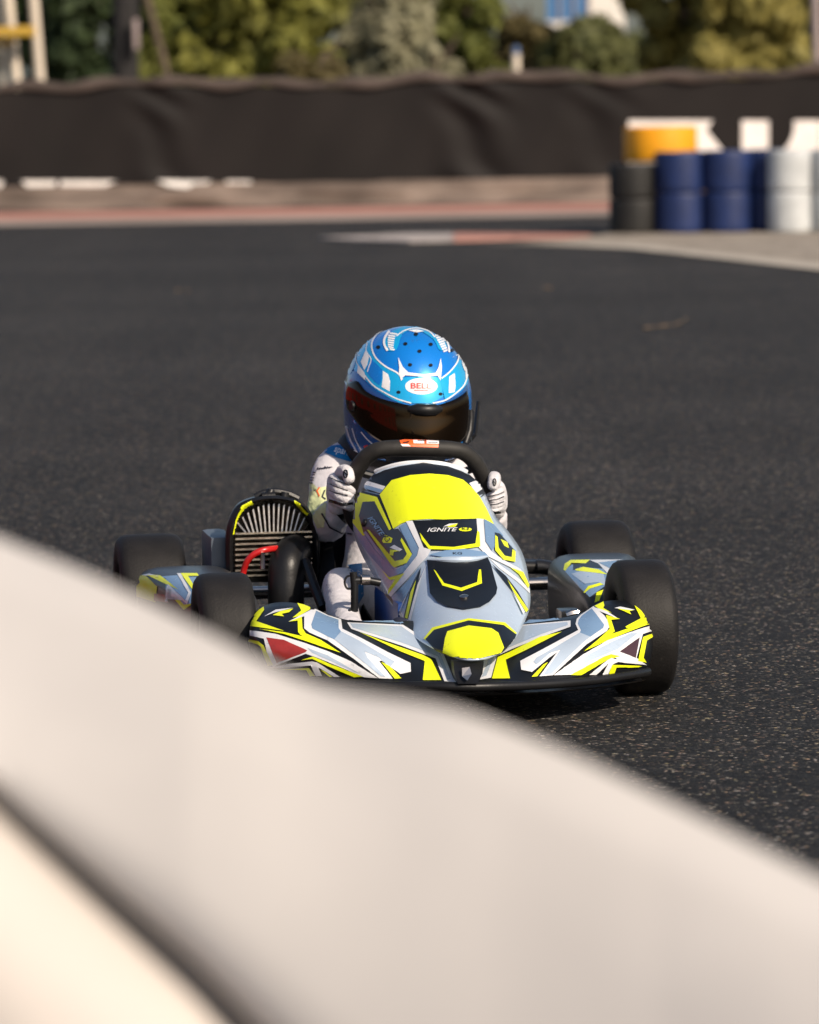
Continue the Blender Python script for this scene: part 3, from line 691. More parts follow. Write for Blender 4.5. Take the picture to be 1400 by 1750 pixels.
# ---- nose fairing
nose_cols = [  # (top px, depth) (middle px, depth) (bottom px, depth)
    ((427, 1088, -.10), (426, 1105, -.14), (436, 1120, -.12)),
    ((434, 1052, -.10), (428, 1095, -.19), (452, 1140, -.19)),
    ((446, 1038, -.10), (440, 1090, -.225), (466, 1148, -.235)),
    ((470, 1030, -.105), (468, 1088, -.25), (490, 1153, -.27)),
    ((500, 1030, -.115), (505, 1090, -.275), (520, 1157, -.30)),
    ((530, 1037, -.13), (540, 1094, -.295), (552, 1160, -.33)),
    ((562, 1050, -.15), (580, 1102, -.315), (592, 1162, -.355)),
    ((598, 1060, -.17), (625, 1108, -.335), (640, 1164, -.38)),
    ((650, 1061, -.16), (680, 1112, -.315), (695, 1166, -.405)),
    ((700, 1061, -.13), (735, 1116, -.29), (750, 1167, -.43)),
    ((790, 1062, -.11), (798, 1118, -.27), (798, 1168, -.44)),
    ((880, 1061, -.12), (860, 1116, -.28), (848, 1167, -.43)),
    ((925, 1058, -.145), (915, 1110, -.305), (905, 1165, -.40)),
    ((965, 1055, -.15), (958, 1104, -.30), (955, 1162, -.37)),
    ((998, 1046, -.14), (998, 1097, -.295), (1000, 1158, -.335)),
    ((1018, 1033, -.12), (1030, 1092, -.275), (1035, 1154, -.305)),
    ((1045, 1026, -.11), (1062, 1088, -.25), (1066, 1149, -.275)),
    ((1075, 1029, -.105), (1090, 1088, -.225), (1092, 1145, -.245)),
    ((1098, 1042, -.10), (1110, 1094, -.19), (1108, 1140, -.20)),
    ((1112, 1078, -.10), (1116, 1100, -.14), (1114, 1120, -.13))]
def quad3(a, b, c, t): return a * (1 - t) * (1 - 2 * t) + b * 4 * t * (1 - t) + c * t * (2 * t - 1)
ct = [K(*c[0]) for c in nose_cols]; cm_ = [K(*c[1]) for c in nose_cols]; cb = [K(*c[2]) for c in nose_cols]
ct, cm_, cb = catmull(ct, 5), catmull(cm_, 5), catmull(cb, 5)
rows = []
for a, b, c in zip(ct, cm_, cb):
    col_ = [quad3(a, b, c, j / 14) for j in range(15)]
    back = a + Vector((0, .05, -.035)); col_ = [back] + [a + Vector((0, .012, -.003))] + col_ + [c + Vector((0, .02, -.006))]
    rows.append(col_)
nose_me = MB().grid(rows).me('nose_fairing', True, 50)
nb = bvh_of(nose_me)
nose = P('nose_fairing', nose_me, 'black')
q = nose.modifiers.new('thick', 'SOLIDIFY'); q.thickness = 0.004; q.offset = -1
lip = [c + Vector((0, -.004, -.006)) for c in cb[6:-6]]
lp = P('front_lip', MB().tube(lip, .0085, 10), 'plastic', nose)
P('lip_plate', MB().grid([[c + Vector((0, -.006, -.012)), c + Vector((0, .03, -.020)), c + Vector((0, .16, -.022))] for c in lip]), 'plastic', nose)
D = Decals(nb, 'kart', .0003, 4)
D.z = Z(400, 1000, 3.5)                       # left half
for key, p in (
    ('yellow', [(92, 245), (105, 200), (150, 150), (178, 132), (182, 150), (135, 218), (300, 276), (240, 268)]),
    ('white', [(180, 190), (250, 150), (355, 138), (240, 168)]),
    ('yellow', [(232, 182), (280, 158), (355, 143), (330, 165), (285, 175), (300, 190)]),
    ('yellow', [(378, 110), (420, 120), (455, 135), (455, 148), (385, 190), (350, 198), (402, 155)]),
    ('white', [(325, 222), (460, 150), (485, 150), (420, 190), (345, 215)]),
    ('white', [(420, 190), (485, 146), (560, 183), (640, 208), (648, 265), (760, 320), (920, 405), (1055, 470), (1058, 522), (995, 534), (880, 455), (868, 460), (952, 562), (870, 557), (720, 445), (560, 335), (450, 287), (420, 262)]),
    ('steel', [(490, 158), (560, 190), (624, 212), (626, 262), (640, 282), (600, 330), (560, 312), (468, 264), (462, 240)]),
    ('silver', [(640, 282), (740, 333), (860, 405), (960, 462), (930, 500), (870, 440), (782, 402), (800, 440), (905, 548), (880, 546), (720, 420), (600, 330)]),
    ('yellow', [(328, 222), (405, 193), (410, 262), (430, 292), (520, 332), (640, 408), (520, 355), (400, 303), (384, 285), (381, 216)]),
    ('yellow', [(150, 265), (300, 285), (430, 315), (520, 345), (640, 408), (560, 383), (420, 335), (300, 296)]),
    ('white', [(88, 270), (250, 294), (420, 347), (560, 397), (700, 457), (862, 556), (780, 550), (640, 492), (480, 428), (430, 412), (255, 478), (240, 492), (212, 455), (180, 322), (88, 300)]),
    ('silver', [(440, 378), (560, 422), (760, 532), (640, 482), (470, 408)]),
    ('red', [(195, 315), (300, 330), (440, 392), (430, 403), (258, 464)]),
    ('yellow', [(88, 322), (150, 338), (180, 362), (237, 476), (205, 480), (163, 370), (150, 357), (88, 336)]),
    ('yellow', [(400, 450), (475, 428), (560, 466), (770, 545), (720, 550), (560, 484), (470, 442)]),
    ('white', [(205, 492), (330, 470), (470, 456), (500, 463), (635, 547), (600, 547), (505, 490), (530, 542), (492, 542), (462, 480), (330, 490)]),
    ('yellow', [(270, 504), (450, 495), (486, 542), (455, 542), (435, 507)]),
    ('yellow', [(520, 505), (545, 515), (590, 545), (575, 547)]),
    ('white', [(676, 226), (1010, 240), (1080, 285), (1245, 395), (1312, 560), (1330, 585), (1258, 578), (1205, 442), (1000, 365), (780, 293), (700, 265)]),
    ('silver', [(694, 232), (1000, 250), (1150, 355), (1232, 412), (1296, 566), (1274, 570), (1218, 430), (1000, 347), (800, 285), (710, 258)]),
    ('steel', [(684, 210), (1000, 212), (1015, 230), (760, 220)]),
    ('yellow', [(750, 285), (900, 342), (1130, 422), (1180, 448), (1240, 572), (1130, 572), (1140, 458), (1000, 402), (830, 322)]),
    ('yellow', [(880, 465), (930, 490), (1002, 562), (962, 562)]),
): D.poly(p, key)
D.z = Z(780, 870, 3.5)                        # right half
for key, p in (
    ('yellow', [(1063, 575), (1090, 583), (1150, 652), (1157, 676), (1020, 716), (1010, 706), (1102, 656)]),
    ('white', [(945, 595), (980, 586), (1067, 605), (1040, 609)]),
    ('yellow', [(965, 600), (1060, 610), (1033, 613), (1045, 634), (1000, 613)]),
    ('yellow', [(828, 582), (880, 556), (886, 578), (880, 595), (930, 625), (850, 597)]),
    ('white', [(815, 588), (900, 614), (972, 662), (860, 616)]),
    ('white', [(722, 662), (745, 638), (822, 586), (884, 640), (922, 695), (900, 733), (780, 812), (575, 996), (495, 1003), (602, 862), (560, 890), (452, 978), (388, 966), (383, 913), (470, 868), (600, 798), (730, 729), (714, 692)]),
    ('steel', [(734, 668), (752, 643), (812, 600), (884, 698), (878, 716), (800, 770), (740, 745), (746, 730), (728, 692)]),
    ('silver', [(740, 745), (800, 770), (760, 802), (566, 988), (520, 992), (624, 846), (560, 866), (480, 936), (462, 920), (480, 895), (600, 828)]),
    ('yellow', [(895, 640), (978, 662), (925, 668), (946, 736), (920, 757), (840, 812), (760, 856), (850, 782), (916, 722)]),
    ('yellow', [(760, 856), (900, 762), (1010, 725), (1120, 688), (1150, 690), (1020, 742), (900, 792)]),
    ('white', [(1165, 698), (1168, 731), (1110, 752), (1072, 890), (1132, 932), (960, 900), (930, 880), (900, 880), (680, 992), (578, 997), (760, 872), (900, 792), (1050, 737)]),
    ('silver', [(1040, 748), (1080, 748), (960, 842), (760, 925), (640, 985), (760, 890), (900, 812)]),
    ('maroon', [(1091, 772), (1067, 890), (972, 855)]),
    ('yellow', [(1172, 745), (1176, 762), (1132, 790), (1112, 890), (1130, 917), (1080, 907), (1110, 770)]),
    ('yellow', [(975, 882), (920, 870), (880, 884), (678, 993), (740, 993), (900, 902)]),
    ('white', [(1125, 930), (920, 893), (898, 904), (788, 990), (830, 990), (902, 924), (868, 987), (900, 987), (926, 930), (960, 915)]),
    ('yellow', [(1102, 936), (925, 930), (905, 982), (937, 982), (950, 946), (1080, 943)]),
    ('white', [(684, 670), (684, 707), (540, 758), (330, 842), (244, 882), (208, 1012), (140, 1024), (130, 940), (190, 890), (300, 840), (390, 696)]),
    ('silver', [(666, 680), (668, 698), (520, 748), (330, 826), (230, 878), (180, 1000), (150, 1010), (200, 895), (340, 800), (400, 702)]),
    ('steel', [(405, 652), (600, 652), (620, 664), (400, 690)]),
    ('yellow', [(632, 738), (500, 768), (330, 853), (248, 890), (213, 1018), (320, 1016), (296, 905), (420, 846)]),
    ('yellow', [(548, 918), (482, 1002), (450, 1005), (520, 933)]),
): D.poly(p, key)
D.build('graphics', nose)
# moulded centre piece under the front panel
b = MB(); cc = [K(774, 1130, -.395), K(826, 1130, -.395), K(824, 1150, -.437), K(816, 1168, -.45), K(782, 1168, -.45), K(776, 1150, -.437)]
b.prism([p + Vector((0, -.006, 0)) for p in cc], (0, .03, 0)); P('centre_bracket', b, 'plastic', nose)
P('bracket_plate', MB().prism([K(790, 1142, -.448), K(803, 1140, -.448), (K(806, 1152, -.455)), K(799, 1163, -.462), K(790, 1156, -.455)], (0, .004, 0)).me('bp', False), 'chrome', nose)

# ---- big front panel
rows_px = [((642, 806), (722, 790), (797, 806), .31, .35), ((624, 828), (727, 808), (822, 830), .265, .345), ((608, 860), (735, 845), (837, 862), .20, .335),
           ((604, 905), (745, 889), (850, 886), .13, .31), ((617, 945), (757, 915), (869, 908), .07, .27), ((640, 987), (769, 947), (893, 945), -.0, .20),
           ((667, 1030), (785, 1000), (904, 990), -.10, .06), ((691, 1063), (797, 1045), (906, 1036), -.22, -.08), ((706, 1086), (803, 1075), (892, 1072), -.31, -.21),
           ((735, 1106), (808, 1105), (877, 1096), -.38, -.31), ((764, 1119), (810, 1127), (857, 1116), -.415, -.365)]
kl = catmull([K(*r[0], r[4]) for r in rows_px], 5); kc = catmull([K(*r[1], r[3]) for r in rows_px], 5); kr = catmull([K(*r[2], r[4]) for r in rows_px], 5)
def arch(a, c, b, u):
    w = abs(u) ** 2.3 if u else 0.0
    base = a.lerp(b, (u + 1) / 2); mid = a.lerp(b, .5); return base + (c - mid) * (1 - w) + 0 * mid
rows = [[arch(a, c, b, -1 + 2 * j / 28) for j in range(29)] for a, c, b in zip(kl, kc, kr)]
panel_me = MB().grid(rows).me('front_panel', True, 60)
pb = bvh_of(panel_me)
panel = P('front_panel', panel_me, 'silver')
q = panel.modifiers.new('thick', 'SOLIDIFY'); q.thickness = 0.004; q.offset = -1
P('edge_trim', MB().tube(rows[0], .0045, 8), 'white', panel)
D = Decals(pb, 'kart', .0003, 4)
D.z = Z(580, 760, 3.889)
for key, p in (
    ('steel', [(92, 515), (165, 590), (240, 700), (372, 832), (470, 790), (540, 700), (445, 520), (530, 690), (520, 745), (430, 850), (340, 885), (280, 820), (200, 730), (130, 630)]),
    ('steel', [(402, 545), (450, 518), (534, 692), (520, 745), (440, 800), (490, 730)]),
    ('black', [(150, 282), (205, 215), (300, 172), (400, 146), (560, 122), (720, 146), (810, 178), (870, 208), (935, 262), (975, 330), (905, 325), (820, 245), (600, 205), (400, 245), (280, 330), (145, 300)]),
    ('white', [(172, 238), (310, 280), (275, 325), (138, 282)]), ('steel', [(150, 262), (295, 303), (278, 322), (140, 284)]),
    ('white', [(860, 258), (918, 235), (955, 290), (905, 325)]),
    ('black', [(118, 300), (275, 338), (380, 600), (120, 400)]),
    ('yellow', [(272, 335), (350, 240), (470, 207), (600, 197), (720, 207), (820, 237), (880, 290), (930, 350), (975, 430), (1024, 532), (960, 505), (860, 497), (710, 503), (600, 497), (480, 505), (420, 525), (362, 562), (320, 450)]),
    ('yellow', [(125, 316), (255, 350), (350, 560), (335, 572), (160, 605), (90, 515), (95, 445)]),
    ('grey', [(160, 382), (238, 378), (335, 570), (395, 560), (450, 640), (488, 730), (440, 792), (372, 812), (300, 720), (165, 585), (135, 475)]),
    ('yellow', [(188, 565), (205, 570), (375, 775), (430, 765), (455, 730), (412, 640), (418, 622), (488, 732), (455, 788), (372, 818), (352, 800)]),
    ('steel', [(165, 585), (182, 575), (345, 800), (330, 790)]),
    ('yellow', [(290, 640), (310, 600), (360, 625), (350, 655), (300, 655)]),
    ('white', [(340, 685), (370, 668), (425, 700), (405, 712)]), ('yellow', [(340, 735), (345, 698), (410, 708), (370, 715), (365, 740)]),
    ('black', [(490, 510), (700, 502), (912, 496), (934, 684), (780, 708), (600, 706), (560, 690)]),
    ('white', [(447, 515), (490, 510), (565, 690), (612, 704), (590, 748), (545, 795), (450, 905), (350, 1012), (328, 992), (430, 858), (522, 742), (534, 692)]),
    ('white', [(908, 496), (955, 500), (965, 650), (1010, 720), (1090, 772), (1200, 832), (1228, 872), (1140, 825), (985, 748), (925, 690)]),
    ('yellow', [(538, 592), (606, 680), (760, 688), (902, 664), (914, 578), (928, 588), (934, 684), (780, 706), (600, 702), (552, 640)]),
    ('white', [(690, 552), (730, 532), (786, 530), (740, 545)]), ('yellow', [(715, 555), (745, 540), (786, 532), (770, 553)]),
    ('yellow', ell(836, 570, 42, 13)),
    ('steel', [(958, 500), (1022, 535), (1085, 610), (1010, 710), (968, 650)]),
    ('black', [(1028, 590), (1062, 598), (1165, 715), (1162, 788), (1080, 772), (1028, 705)]),
    ('yellow', [(1030, 608), (1046, 622), (1052, 692), (1092, 745), (1138, 755), (1144, 700), (1165, 718), (1162, 786), (1085, 772), (1030, 710)]),
    ('yellow', [(1065, 635), (1110, 655), (1120, 695), (1090, 680)]),
    ('steel', [(598, 738), (700, 712), (830, 700), (960, 720), (988, 748), (900, 768), (760, 768)]),
    ('black', [(588, 765), (700, 770), (800, 772), (900, 764), (975, 745), (1002, 800), (1046, 960), (1040, 1000), (1000, 1050), (940, 1085), (830, 1102), (720, 1082), (650, 1045), (608, 995)]),
    ('yellow', [(632, 838), (645, 848), (700, 930), (810, 962), (915, 925), (925, 840), (938, 840), (946, 932), (815, 984), (690, 946)]),
    ('yellow', [(288, 833), (340, 885), (440, 858), (330, 1000), (335, 962), (380, 897), (342, 900)]),
    ('black', [(325, 1000), (350, 1015), (400, 1108), (440, 1160), (300, 990)]),
    ('steel', [(540, 812), (450, 915), (350, 1015), (398, 1108), (470, 970)]),
    ('white', [(470, 970), (545, 800), (455, 1000), (410, 1112), (396, 1104)]),
    ('black', [(548, 812), (525, 930), (462, 1160), (430, 1160), (470, 985)]), ('yellow', [(515, 900), (458, 1160), (440, 1152), (478, 985)]),
    ('white', [(588, 790), (545, 900), (478, 1170), (462, 1165), (525, 930)]),
    ('black', [(1005, 800), (1100, 880), (1180, 985), (1252, 1110), (1238, 1116), (1150, 985)]), ('yellow', [(1110, 905), (1247, 1105), (1232, 1122), (1140, 968)]),
    ('white', [(995, 758), (1050, 790), (1200, 900), (1262, 960), (1264, 990), (1180, 912), (1060, 822)]),
    ('yellow', [(1133, 823), (1217, 852), (1258, 940), (1250, 958), (1188, 866)]),
    ('white', [(1140, 975), (1225, 1120), (1212, 1135), (1160, 1020)]),
    ('step', 2.4), ('yellow', [(562, 1292), (620, 1218), (860, 1157), (1100, 1185), (1178, 1255), (1160, 1268), (1090, 1205), (860, 1176), (632, 1236), (580, 1302)]),
    ('black', [(575, 1295), (632, 1234), (860, 1172), (1090, 1202), (1175, 1265), (1150, 1330), (1085, 1385), (870, 1440), (715, 1418), (640, 1365)]),
    ('yellow', [(720, 1245), (860, 1207), (1010, 1225), (1055, 1255), (1090, 1350), (1068, 1385), (950, 1420), (870, 1432), (780, 1422), (692, 1380), (705, 1290)]),
):
    if key == 'step': D.step = p; D.cells = {}; continue
    D.poly(p, key)
D.step = 4; D.k = 6; D.cells = {(0, 0): 6}
D.multi(textpolys('IGNITE', 685, 573, 200, 26, -.02, .35), 'white')
D.multi(textpolys('KG', 785, 731, 60, 16), 'black')
D.multi(textpolys('IGNITE', 255, 545, 150, 34, .95, .3), 'steel')
D.multi(textpolys('K3', 836, 570, 44, 15), 'black'); D.multi(textpolys('K3', 326, 628, 44, 34, .9), 'black')
D.build('graphics', panel)
# overhanging lip above the black hatch, and the bolt
a_ = [(588, 772), (700, 775), (800, 777), (900, 770), (985, 750)]; lipc = []
for x, y in a_:
    d = loc(ray(580 + x / 3.889, 760 + y / 3.889)).normalized(); h, nn, i, t = pb.ray_cast(CL, d)
    if nn.dot(d) > 0: nn = -nn
    lipc.append(h + nn * .003)
P('hatch_lip', MB().tube(catmull(lipc, 6), [.002 + .0055 * math.sin(math.pi * i / 24) for i in range(25)], 8), 'silver', panel)
def on_panel(x, y, l=.003):
    d = loc(ray(x, y)).normalized(); h, nn, i, t = pb.ray_cast(CL, d)
    if nn.dot(d) > 0: nn = -nn
    return h, nn
h, nn = on_panel(793.4, 1023.5)
P('bolt', MB().tube([h - nn * .001, h + nn * .006, h + nn * .008], [.0085, .0085, .005], 12), 'chrome', panel)
h, nn = on_panel(624, 894)
P('bolt', MB().tube([h - nn * .001, h + nn * .004, h + nn * .006], [.008, .008, .005], 12), 'plastic', panel)

# ---- steering wheel
rim = [(597, 852, .445), (602, 822, .425), (615, 795, .405), (634, 775, .39), (660, 767, .38), (715, 766, .375), (772, 768, .38), (798, 776, .39), (817, 797, .405), (829, 825, .425), (833, 855, .445), (820, 905, .49), (775, 930, .52), (715, 935, .525), (655, 928, .52), (610, 895, .49)]
rp = catmull([K(*p) for p in rim], 5, True)
sw_me = MB().tube(rp, .0165, 14, True).me('steering_wheel', True, 180)
sw = P('steering_wheel', sw_me, 'foam')
cen = sum(rp, Vector()) / len(rp)
P('hub', MB().tube([cen + Vector((0, -.03, -.03)), cen + Vector((0, .01, .01))], .03, 14), 'frame', sw)
for k in (8, 40, 66):
    P('spoke', MB().tube([cen, rp[k]], .008, 8), 'frame', sw)
P('steering_column', MB().tube([cen, (0.02, .0, .09)], .009, 10), 'frame')
D = Decals(bvh_of(sw_me), 'kart', .0002, 4); D.z = Z(560, 540, 5)
D.poly([(615, 1068), (640, 1060), (700, 1056), (950, 1070), (945, 1126), (640, 1115)], 'orange')
D.poly([(730, 1064), (825, 1064), (825, 1092), (735, 1090)], 'white')
D.poly([(845, 1066), (950, 1071), (950, 1095), (845, 1092)], 'white')
D.poly([(622, 1098), (690, 1098), (712, 1114), (640, 1114)], 'white')
D.poly([(640, 1080), (700, 1072), (690, 1086), (645, 1090)], 'black')
D.multi([strip([(770, 1068), (840, 1070), (840, 1094)], 6), strip([(860, 1083), (940, 1084)], 5)], 'black')
D.build('badge', sw)

# ---- side pods
def side_pod(sx, zoom, dec):
    secs = [(.10, .36, .37, .10, .11), (.115, .325, .415, .07, .150), (.16, .310, .43, .055, .182), (.30, .305, .460, .05, .202), (.48, .31, .49, .05, .210), (.60, .32, .51, .05, .208), (.62, .34, .49, .07, .19)]
    rows = []
    for y, x0, x1, z0, z1 in secs:
        ring = []
        for k in range(24):
            a = 2 * math.pi * k / 24; c, s_ = math.cos(a), math.sin(a); e = .45
            ring.append(Vector((sx * ((x0 + x1) / 2 + (x1 - x0) / 2 * math.copysign(abs(c) ** e, c)), y, (z0 + z1) / 2 + (z1 - z0) / 2 * math.copysign(abs(s_) ** e, s_))))
        rows.append(ring)
    fine = [catmull([r[k] for r in rows], 4) for k in range(24)]
    rows = [[fine[k][i] for k in range(24)] for i in range(len(fine[0]))]
    b = MB().grid(rows, True); b.cap(rows[0]); b.cap(rows[-1]); me = b.me('side_pod', True, 50)
    bv = bvh_of(me); o = P('side_pod', me, 'grey'); D = Decals(bv, 'kart', .00025, 6); D.z = zoom
    for key, p in dec: D.poly(p, key)
    D.build('graphics', o); return o
side_pod(1, Z(780, 870, 3.5), (('steel', [(650, 370), (690, 335), (900, 330), (960, 440), (880, 470), (800, 530), (740, 470)]), ('silver', [(690, 390), (760, 370), (880, 385), (900, 470), (850, 440), (770, 450)]),
    ('yellow', [(643, 365), (650, 330), (685, 308), (800, 306), (775, 328), (690, 325), (655, 372)]), ('black', [(700, 335), (830, 318), (880, 360), (760, 350), (700, 368)]), ('yellow', [(710, 365), (760, 350), (850, 365), (905, 395), (830, 385), (720, 372)]),
    ('white', [(795, 308), (1000, 306), (900, 318), (930, 385), (900, 385), (850, 330)]), ('steel', [(850, 325), (960, 312), (940, 370)]),
    ('yellow', [(765, 500), (790, 465), (860, 445), (880, 455), (800, 480), (772, 505)]), ('yellow', [(828, 560), (840, 500), (880, 485), (870, 510), (855, 550)])))
side_pod(-1, Z(180, 810, 3.182), (('steel', [(300, 560), (500, 545), (560, 640), (430, 730), (330, 640)]), ('yellow', [(150, 610), (165, 565), (215, 548), (285, 612), (275, 700), (150, 660)]), ('black', [(235, 560), (330, 570), (330, 640), (275, 605)]),
    ('white', [(200, 552), (240, 545), (300, 560), (230, 556)]), ('yellow', [(230, 552), (300, 555), (400, 630), (330, 600)]), ('white', [(390, 545), (410, 545), (470, 650), (450, 710), (340, 610), (330, 680), (345, 600), (440, 690), (455, 650)]),
    ('yellow', [(410, 545), (500, 545), (510, 560), (450, 560), (500, 640), (480, 640)]), ('yellow', [(360, 630), (430, 712), (480, 705), (430, 740), (350, 650)]), ('red', [(272, 650), (330, 660), (350, 700), (270, 690)])))

# ---- engine
ey0 = .56
E_ = lambda x, y, d=ey0: K(x, y, d)
sh = [(388, 1000), (386, 930), (391, 892), (406, 864), (432, 851), (462, 847), (494, 850), (521, 862), (538, 890), (545, 930), (547, 1000)]
outer = [E_(*p) for p in sh]; inn = [(399, 1000), (398, 935), (404, 895), (418, 870), (442, 859), (468, 855.5), (494, 859), (515, 870), (530, 897), (536, 935), (537, 1000)]
inner = [E_(*p) for p in inn]
outer = catmull(outer, 4); inner = catmull(inner, 4)
ec = sum(outer, Vector()) / len(outer)
b = MB(); b.grid([[ec + (p - ec) * .80 + Vector((0, .13, -.01)) for p in outer], [ec + (p - ec) * .96 + Vector((0, .05, -.004)) for p in outer], outer, [o.lerp(i, .5) + Vector((0, -.008, 0)) for o, i in zip(outer, inner)], inner, [p + Vector((0, .06, 0)) for p in inner]])
eng = P('engine', b.me('engine', True, 60), 'plastic')
P('block', MB().prism([p + Vector((0, .055, 0)) for p in inner], (0, .07, 0)).me('block', False), 'frame', eng)
for k in range(9):
    y_ = 912 + 9.0 * k; x0, x1 = 402, 533
    a, c = E_(x0, y_, ey0 + .005), E_(x1, y_, ey0 + .005)
    P('fin', MB().box((a.x, ey0 + .0, a.z - .0018), (c.x, ey0 + .055, a.z + .0018)), 'alu', eng)
for k in range(15):
    u = -1 + 2 * k / 14; x0 = 468 + u * 48; x1 = 468 + u * 62; y1 = 861 + 32 * abs(u) ** 2.2
    a, c = E_(x0, 910, ey0 + .0), E_(x1, y1, ey0 + .012); w_ = Vector((.0015, 0, .0008))
    b = MB(); b.prism([a - w_, a + w_, c + w_, c - w_], (0, .05, 0)); P('fin', b.me('fin', False), 'alu', eng)
ev = bvh_of(eng.data); D = Decals(ev, 'kart', .0008, 2); D.z = Z(180, 810, 3.182)
D.poly([(690, 330), (706, 250), (720, 215), (745, 175), (795, 148), (810, 165), (808, 190), (760, 230), (735, 290), (712, 320)], 'yellow'); D.build('sticker', eng)
D = Decals(ev, 'kart', .0008, 2); D.z = Z(180, 810, 3.182)
D.poly([(1025, 145), (1060, 165), (1105, 215), (1100, 225), (1050, 180)], 'yellow'); D.build('sticker', eng)
b = MB(); b.tube(catmull([E_(436, 850, .6), E_(450, 843, .6), E_(470, 840, .6), E_(492, 844, .6), E_(510, 852, .6)], 4), .007, 8); b.tube([E_(460, 850, .59), E_(464, 836, .59)], [.014, .007], 10); b.tube([E_(486, 851, .59), E_(488, 841, .59)], [.010, .008], 10); b.tube([E_(448, 850, .585), E_(470, 848, .585)], [.010, .010], 10)
P('pull_starter', b, 'plastic', eng)
P('tank', MB().box((E_(352, 985, .7).x, .60, .10), (E_(392, 985, .7).x, .78, E_(370, 916, .62).z), .012).me('tank', True, 40), 'tank', eng)
P('red_hose', MB().tube(catmull([E_(414, 1000, .51), E_(416, 978, .51), E_(424, 957, .50), E_(440, 944, .495), E_(458, 939, .50), E_(476, 937, .53)], 5), .0065, 10), 'wire', eng)
P('hose_clamp', MB().tube([E_(449, 944, .492), E_(449, 972, .492)], .005, 8), 'chrome', eng)
P('air_intake', MB().tube(catmull([E_(512, 938, .60), E_(500, 946, .55), E_(491, 964, .515), E_(489, 990, .505), E_(489, 1020, .50), E_(489, 1060, .50)], 5), .036, 18).me('air_intake', True, 60), 'plastic', eng)
P('exhaust_bracket', MB().tube([E_(522, 960, .5), E_(540, 1010, .42), E_(552, 1040, .38)], .010, 8), 'frame', eng)
P('chain_guard', MB().prism([E_(548, 880, .66), E_(565, 895, .62), E_(572, 960, .55), E_(575, 1040, .5), E_(545, 1040, .5)], (0, .012, 0)), 'plastic', eng)

# ---- seat, pedals, side bits
so_ = []
for y, z, w in ((.42, .06, .13), (.52, .055, .155), (.66, .06, .165), (.78, .10, .165), (.86, .20, .16), (.90, .30, .14), (.91, .34, .12)):
    r = []
    for k in range(13):
        u = -1 + k / 6; r.append(Vector((.03 + u * w, y - .06 * abs(u) ** 3 * (z > .09), z + .13 * abs(u) ** 3.5 * (1 if z < .15 else .15))))
    so_.append(r)
st = P('seat', MB().grid(so_).me('seat', True, 60), 'plastic'); q = st.modifiers.new('thick', 'SOLIDIFY'); q.thickness = .005
pk = P('brake_lever', MB().tube([K(606, 1045, .10), K(606, 1000, .10), K(604, 978, .10)], .0075, 10), 'frame')
P('return_spring', MB().tube(catmull([K(606, 985, .10), K(594, 985, .10), K(589, 995, .10), K(594, 1006, .10), K(605, 1004, .10)], 4), .0022, 6), 'frame', pk)
P('push_rod', MB().tube([K(606, 992, .10), K(630, 992, .10), K(650, 996, .10)], .0075, 10), 'frame', pk)
P('knob', MB().tube([K(618, 991, .095), K(632, 991, .095)], [.010, .010], 10), 'chrome', pk)
P('fuel_tank', MB().box((-.075, -.02, .045), (-.02, .30, .19), .012).me('ft', True, 40), 'bluemetal')
P('pedal', MB().box((-.13, -.12, .06), (-.09, -.11, .15), .003), 'frame'); P('pedal', MB().box((.11, -.12, .06), (.15, -.11, .15), .003), 'frame')
P('cable', MB().tube(catmull([K(560, 1000, .3), K(575, 1035, .2), K(590, 1050, .1), K(600, 1040, .1)], 5), .003, 6), 'frame')

# ================================================================== THE DRIVER
PO = Vector((.03, .75, .05))
dr = thing('person', K0 + EX * PO.x + EY * PO.y + EZ * PO.z, 'child driver in blue helmet and white race suit steering the kart', 'person', KA)
Q = lambda name, me, key, parent=dr, **k: obj(name, me if isinstance(me, bpy.types.Mesh) else me.me(name), M[key], parent, PO, **k)
pel = (.035, .74, .12); ch = (.04, .80, .27); ne = (.05, .76, .395)
sL = K(568, 802, .72); eL = K(556, 905, .60); wL = K(577, 866, .49)
sR = K(792, 822, .76); eR = K(838, 918, .62); wR = K(848, 876, .49)
body = skin('body', [
    [(pel, (.105, .085)), ((.037, .78, .19), (.10, .08)), (ch, (.105, .075)), ((.045, .79, .34), (.09, .065)), (ne, (.05, .05)), ((.055, .72, .44), (.045, .045))],
    [((.045, .79, .34), (.09, .065)), (tuple(K(590, 790, .75)), .052), (tuple(sL), .047), (tuple(sL.lerp(eL, .5)), .042), (tuple(eL), .039), (tuple(eL.lerp(wL, .55)), .035), (tuple(wL), .023)],
    [((.045, .79, .34), (.09, .065)), (tuple(K(775, 808, .77)), .044), (tuple(sR), .036), (tuple(sR.lerp(eR, .5)), .032), (tuple(eR), .030), (tuple(eR.lerp(wR, .55)), .027), (tuple(wR), .023)],
    [(pel, (.105, .085)), ((-.05, .68, .11), .07), ((-.10, .50, .15), .055), (tuple(K(582, 1000, .34)), .036), (tuple(K(584, 1040, .22)), .030), (tuple(K(600, 1080, .04)), .026), ((-.085, -.08, .10), .024)],
    [(pel, (.105, .085)), ((.12, .68, .11), .07), ((.15, .50, .15), .055), ((.16, .34, .19), .045), ((.14, .12, .13), .036), ((.13, -.02, .08), .028), ((.13, -.08, .10), .024)],
], 3)
import mathutils
def crease(me, amp, sc, ridge=0.6):       # folds of the cloth, pushed into the mesh
    n0 = [v.normal.copy() for v in me.vertices]
    for v, nn in zip(me.vertices, n0):
        p = v.co * sc; a = mathutils.noise.noise(p); b_ = 1 - abs(mathutils.noise.noise(p * 1.7 + Vector((3, 7, 1)))) * 2
        v.co += nn * amp * (a * (1 - ridge) + b_ * ridge)
    finish(me, True, 180)
crease(body, .0045, 26)
bdo = Q('body', body, 'suit')
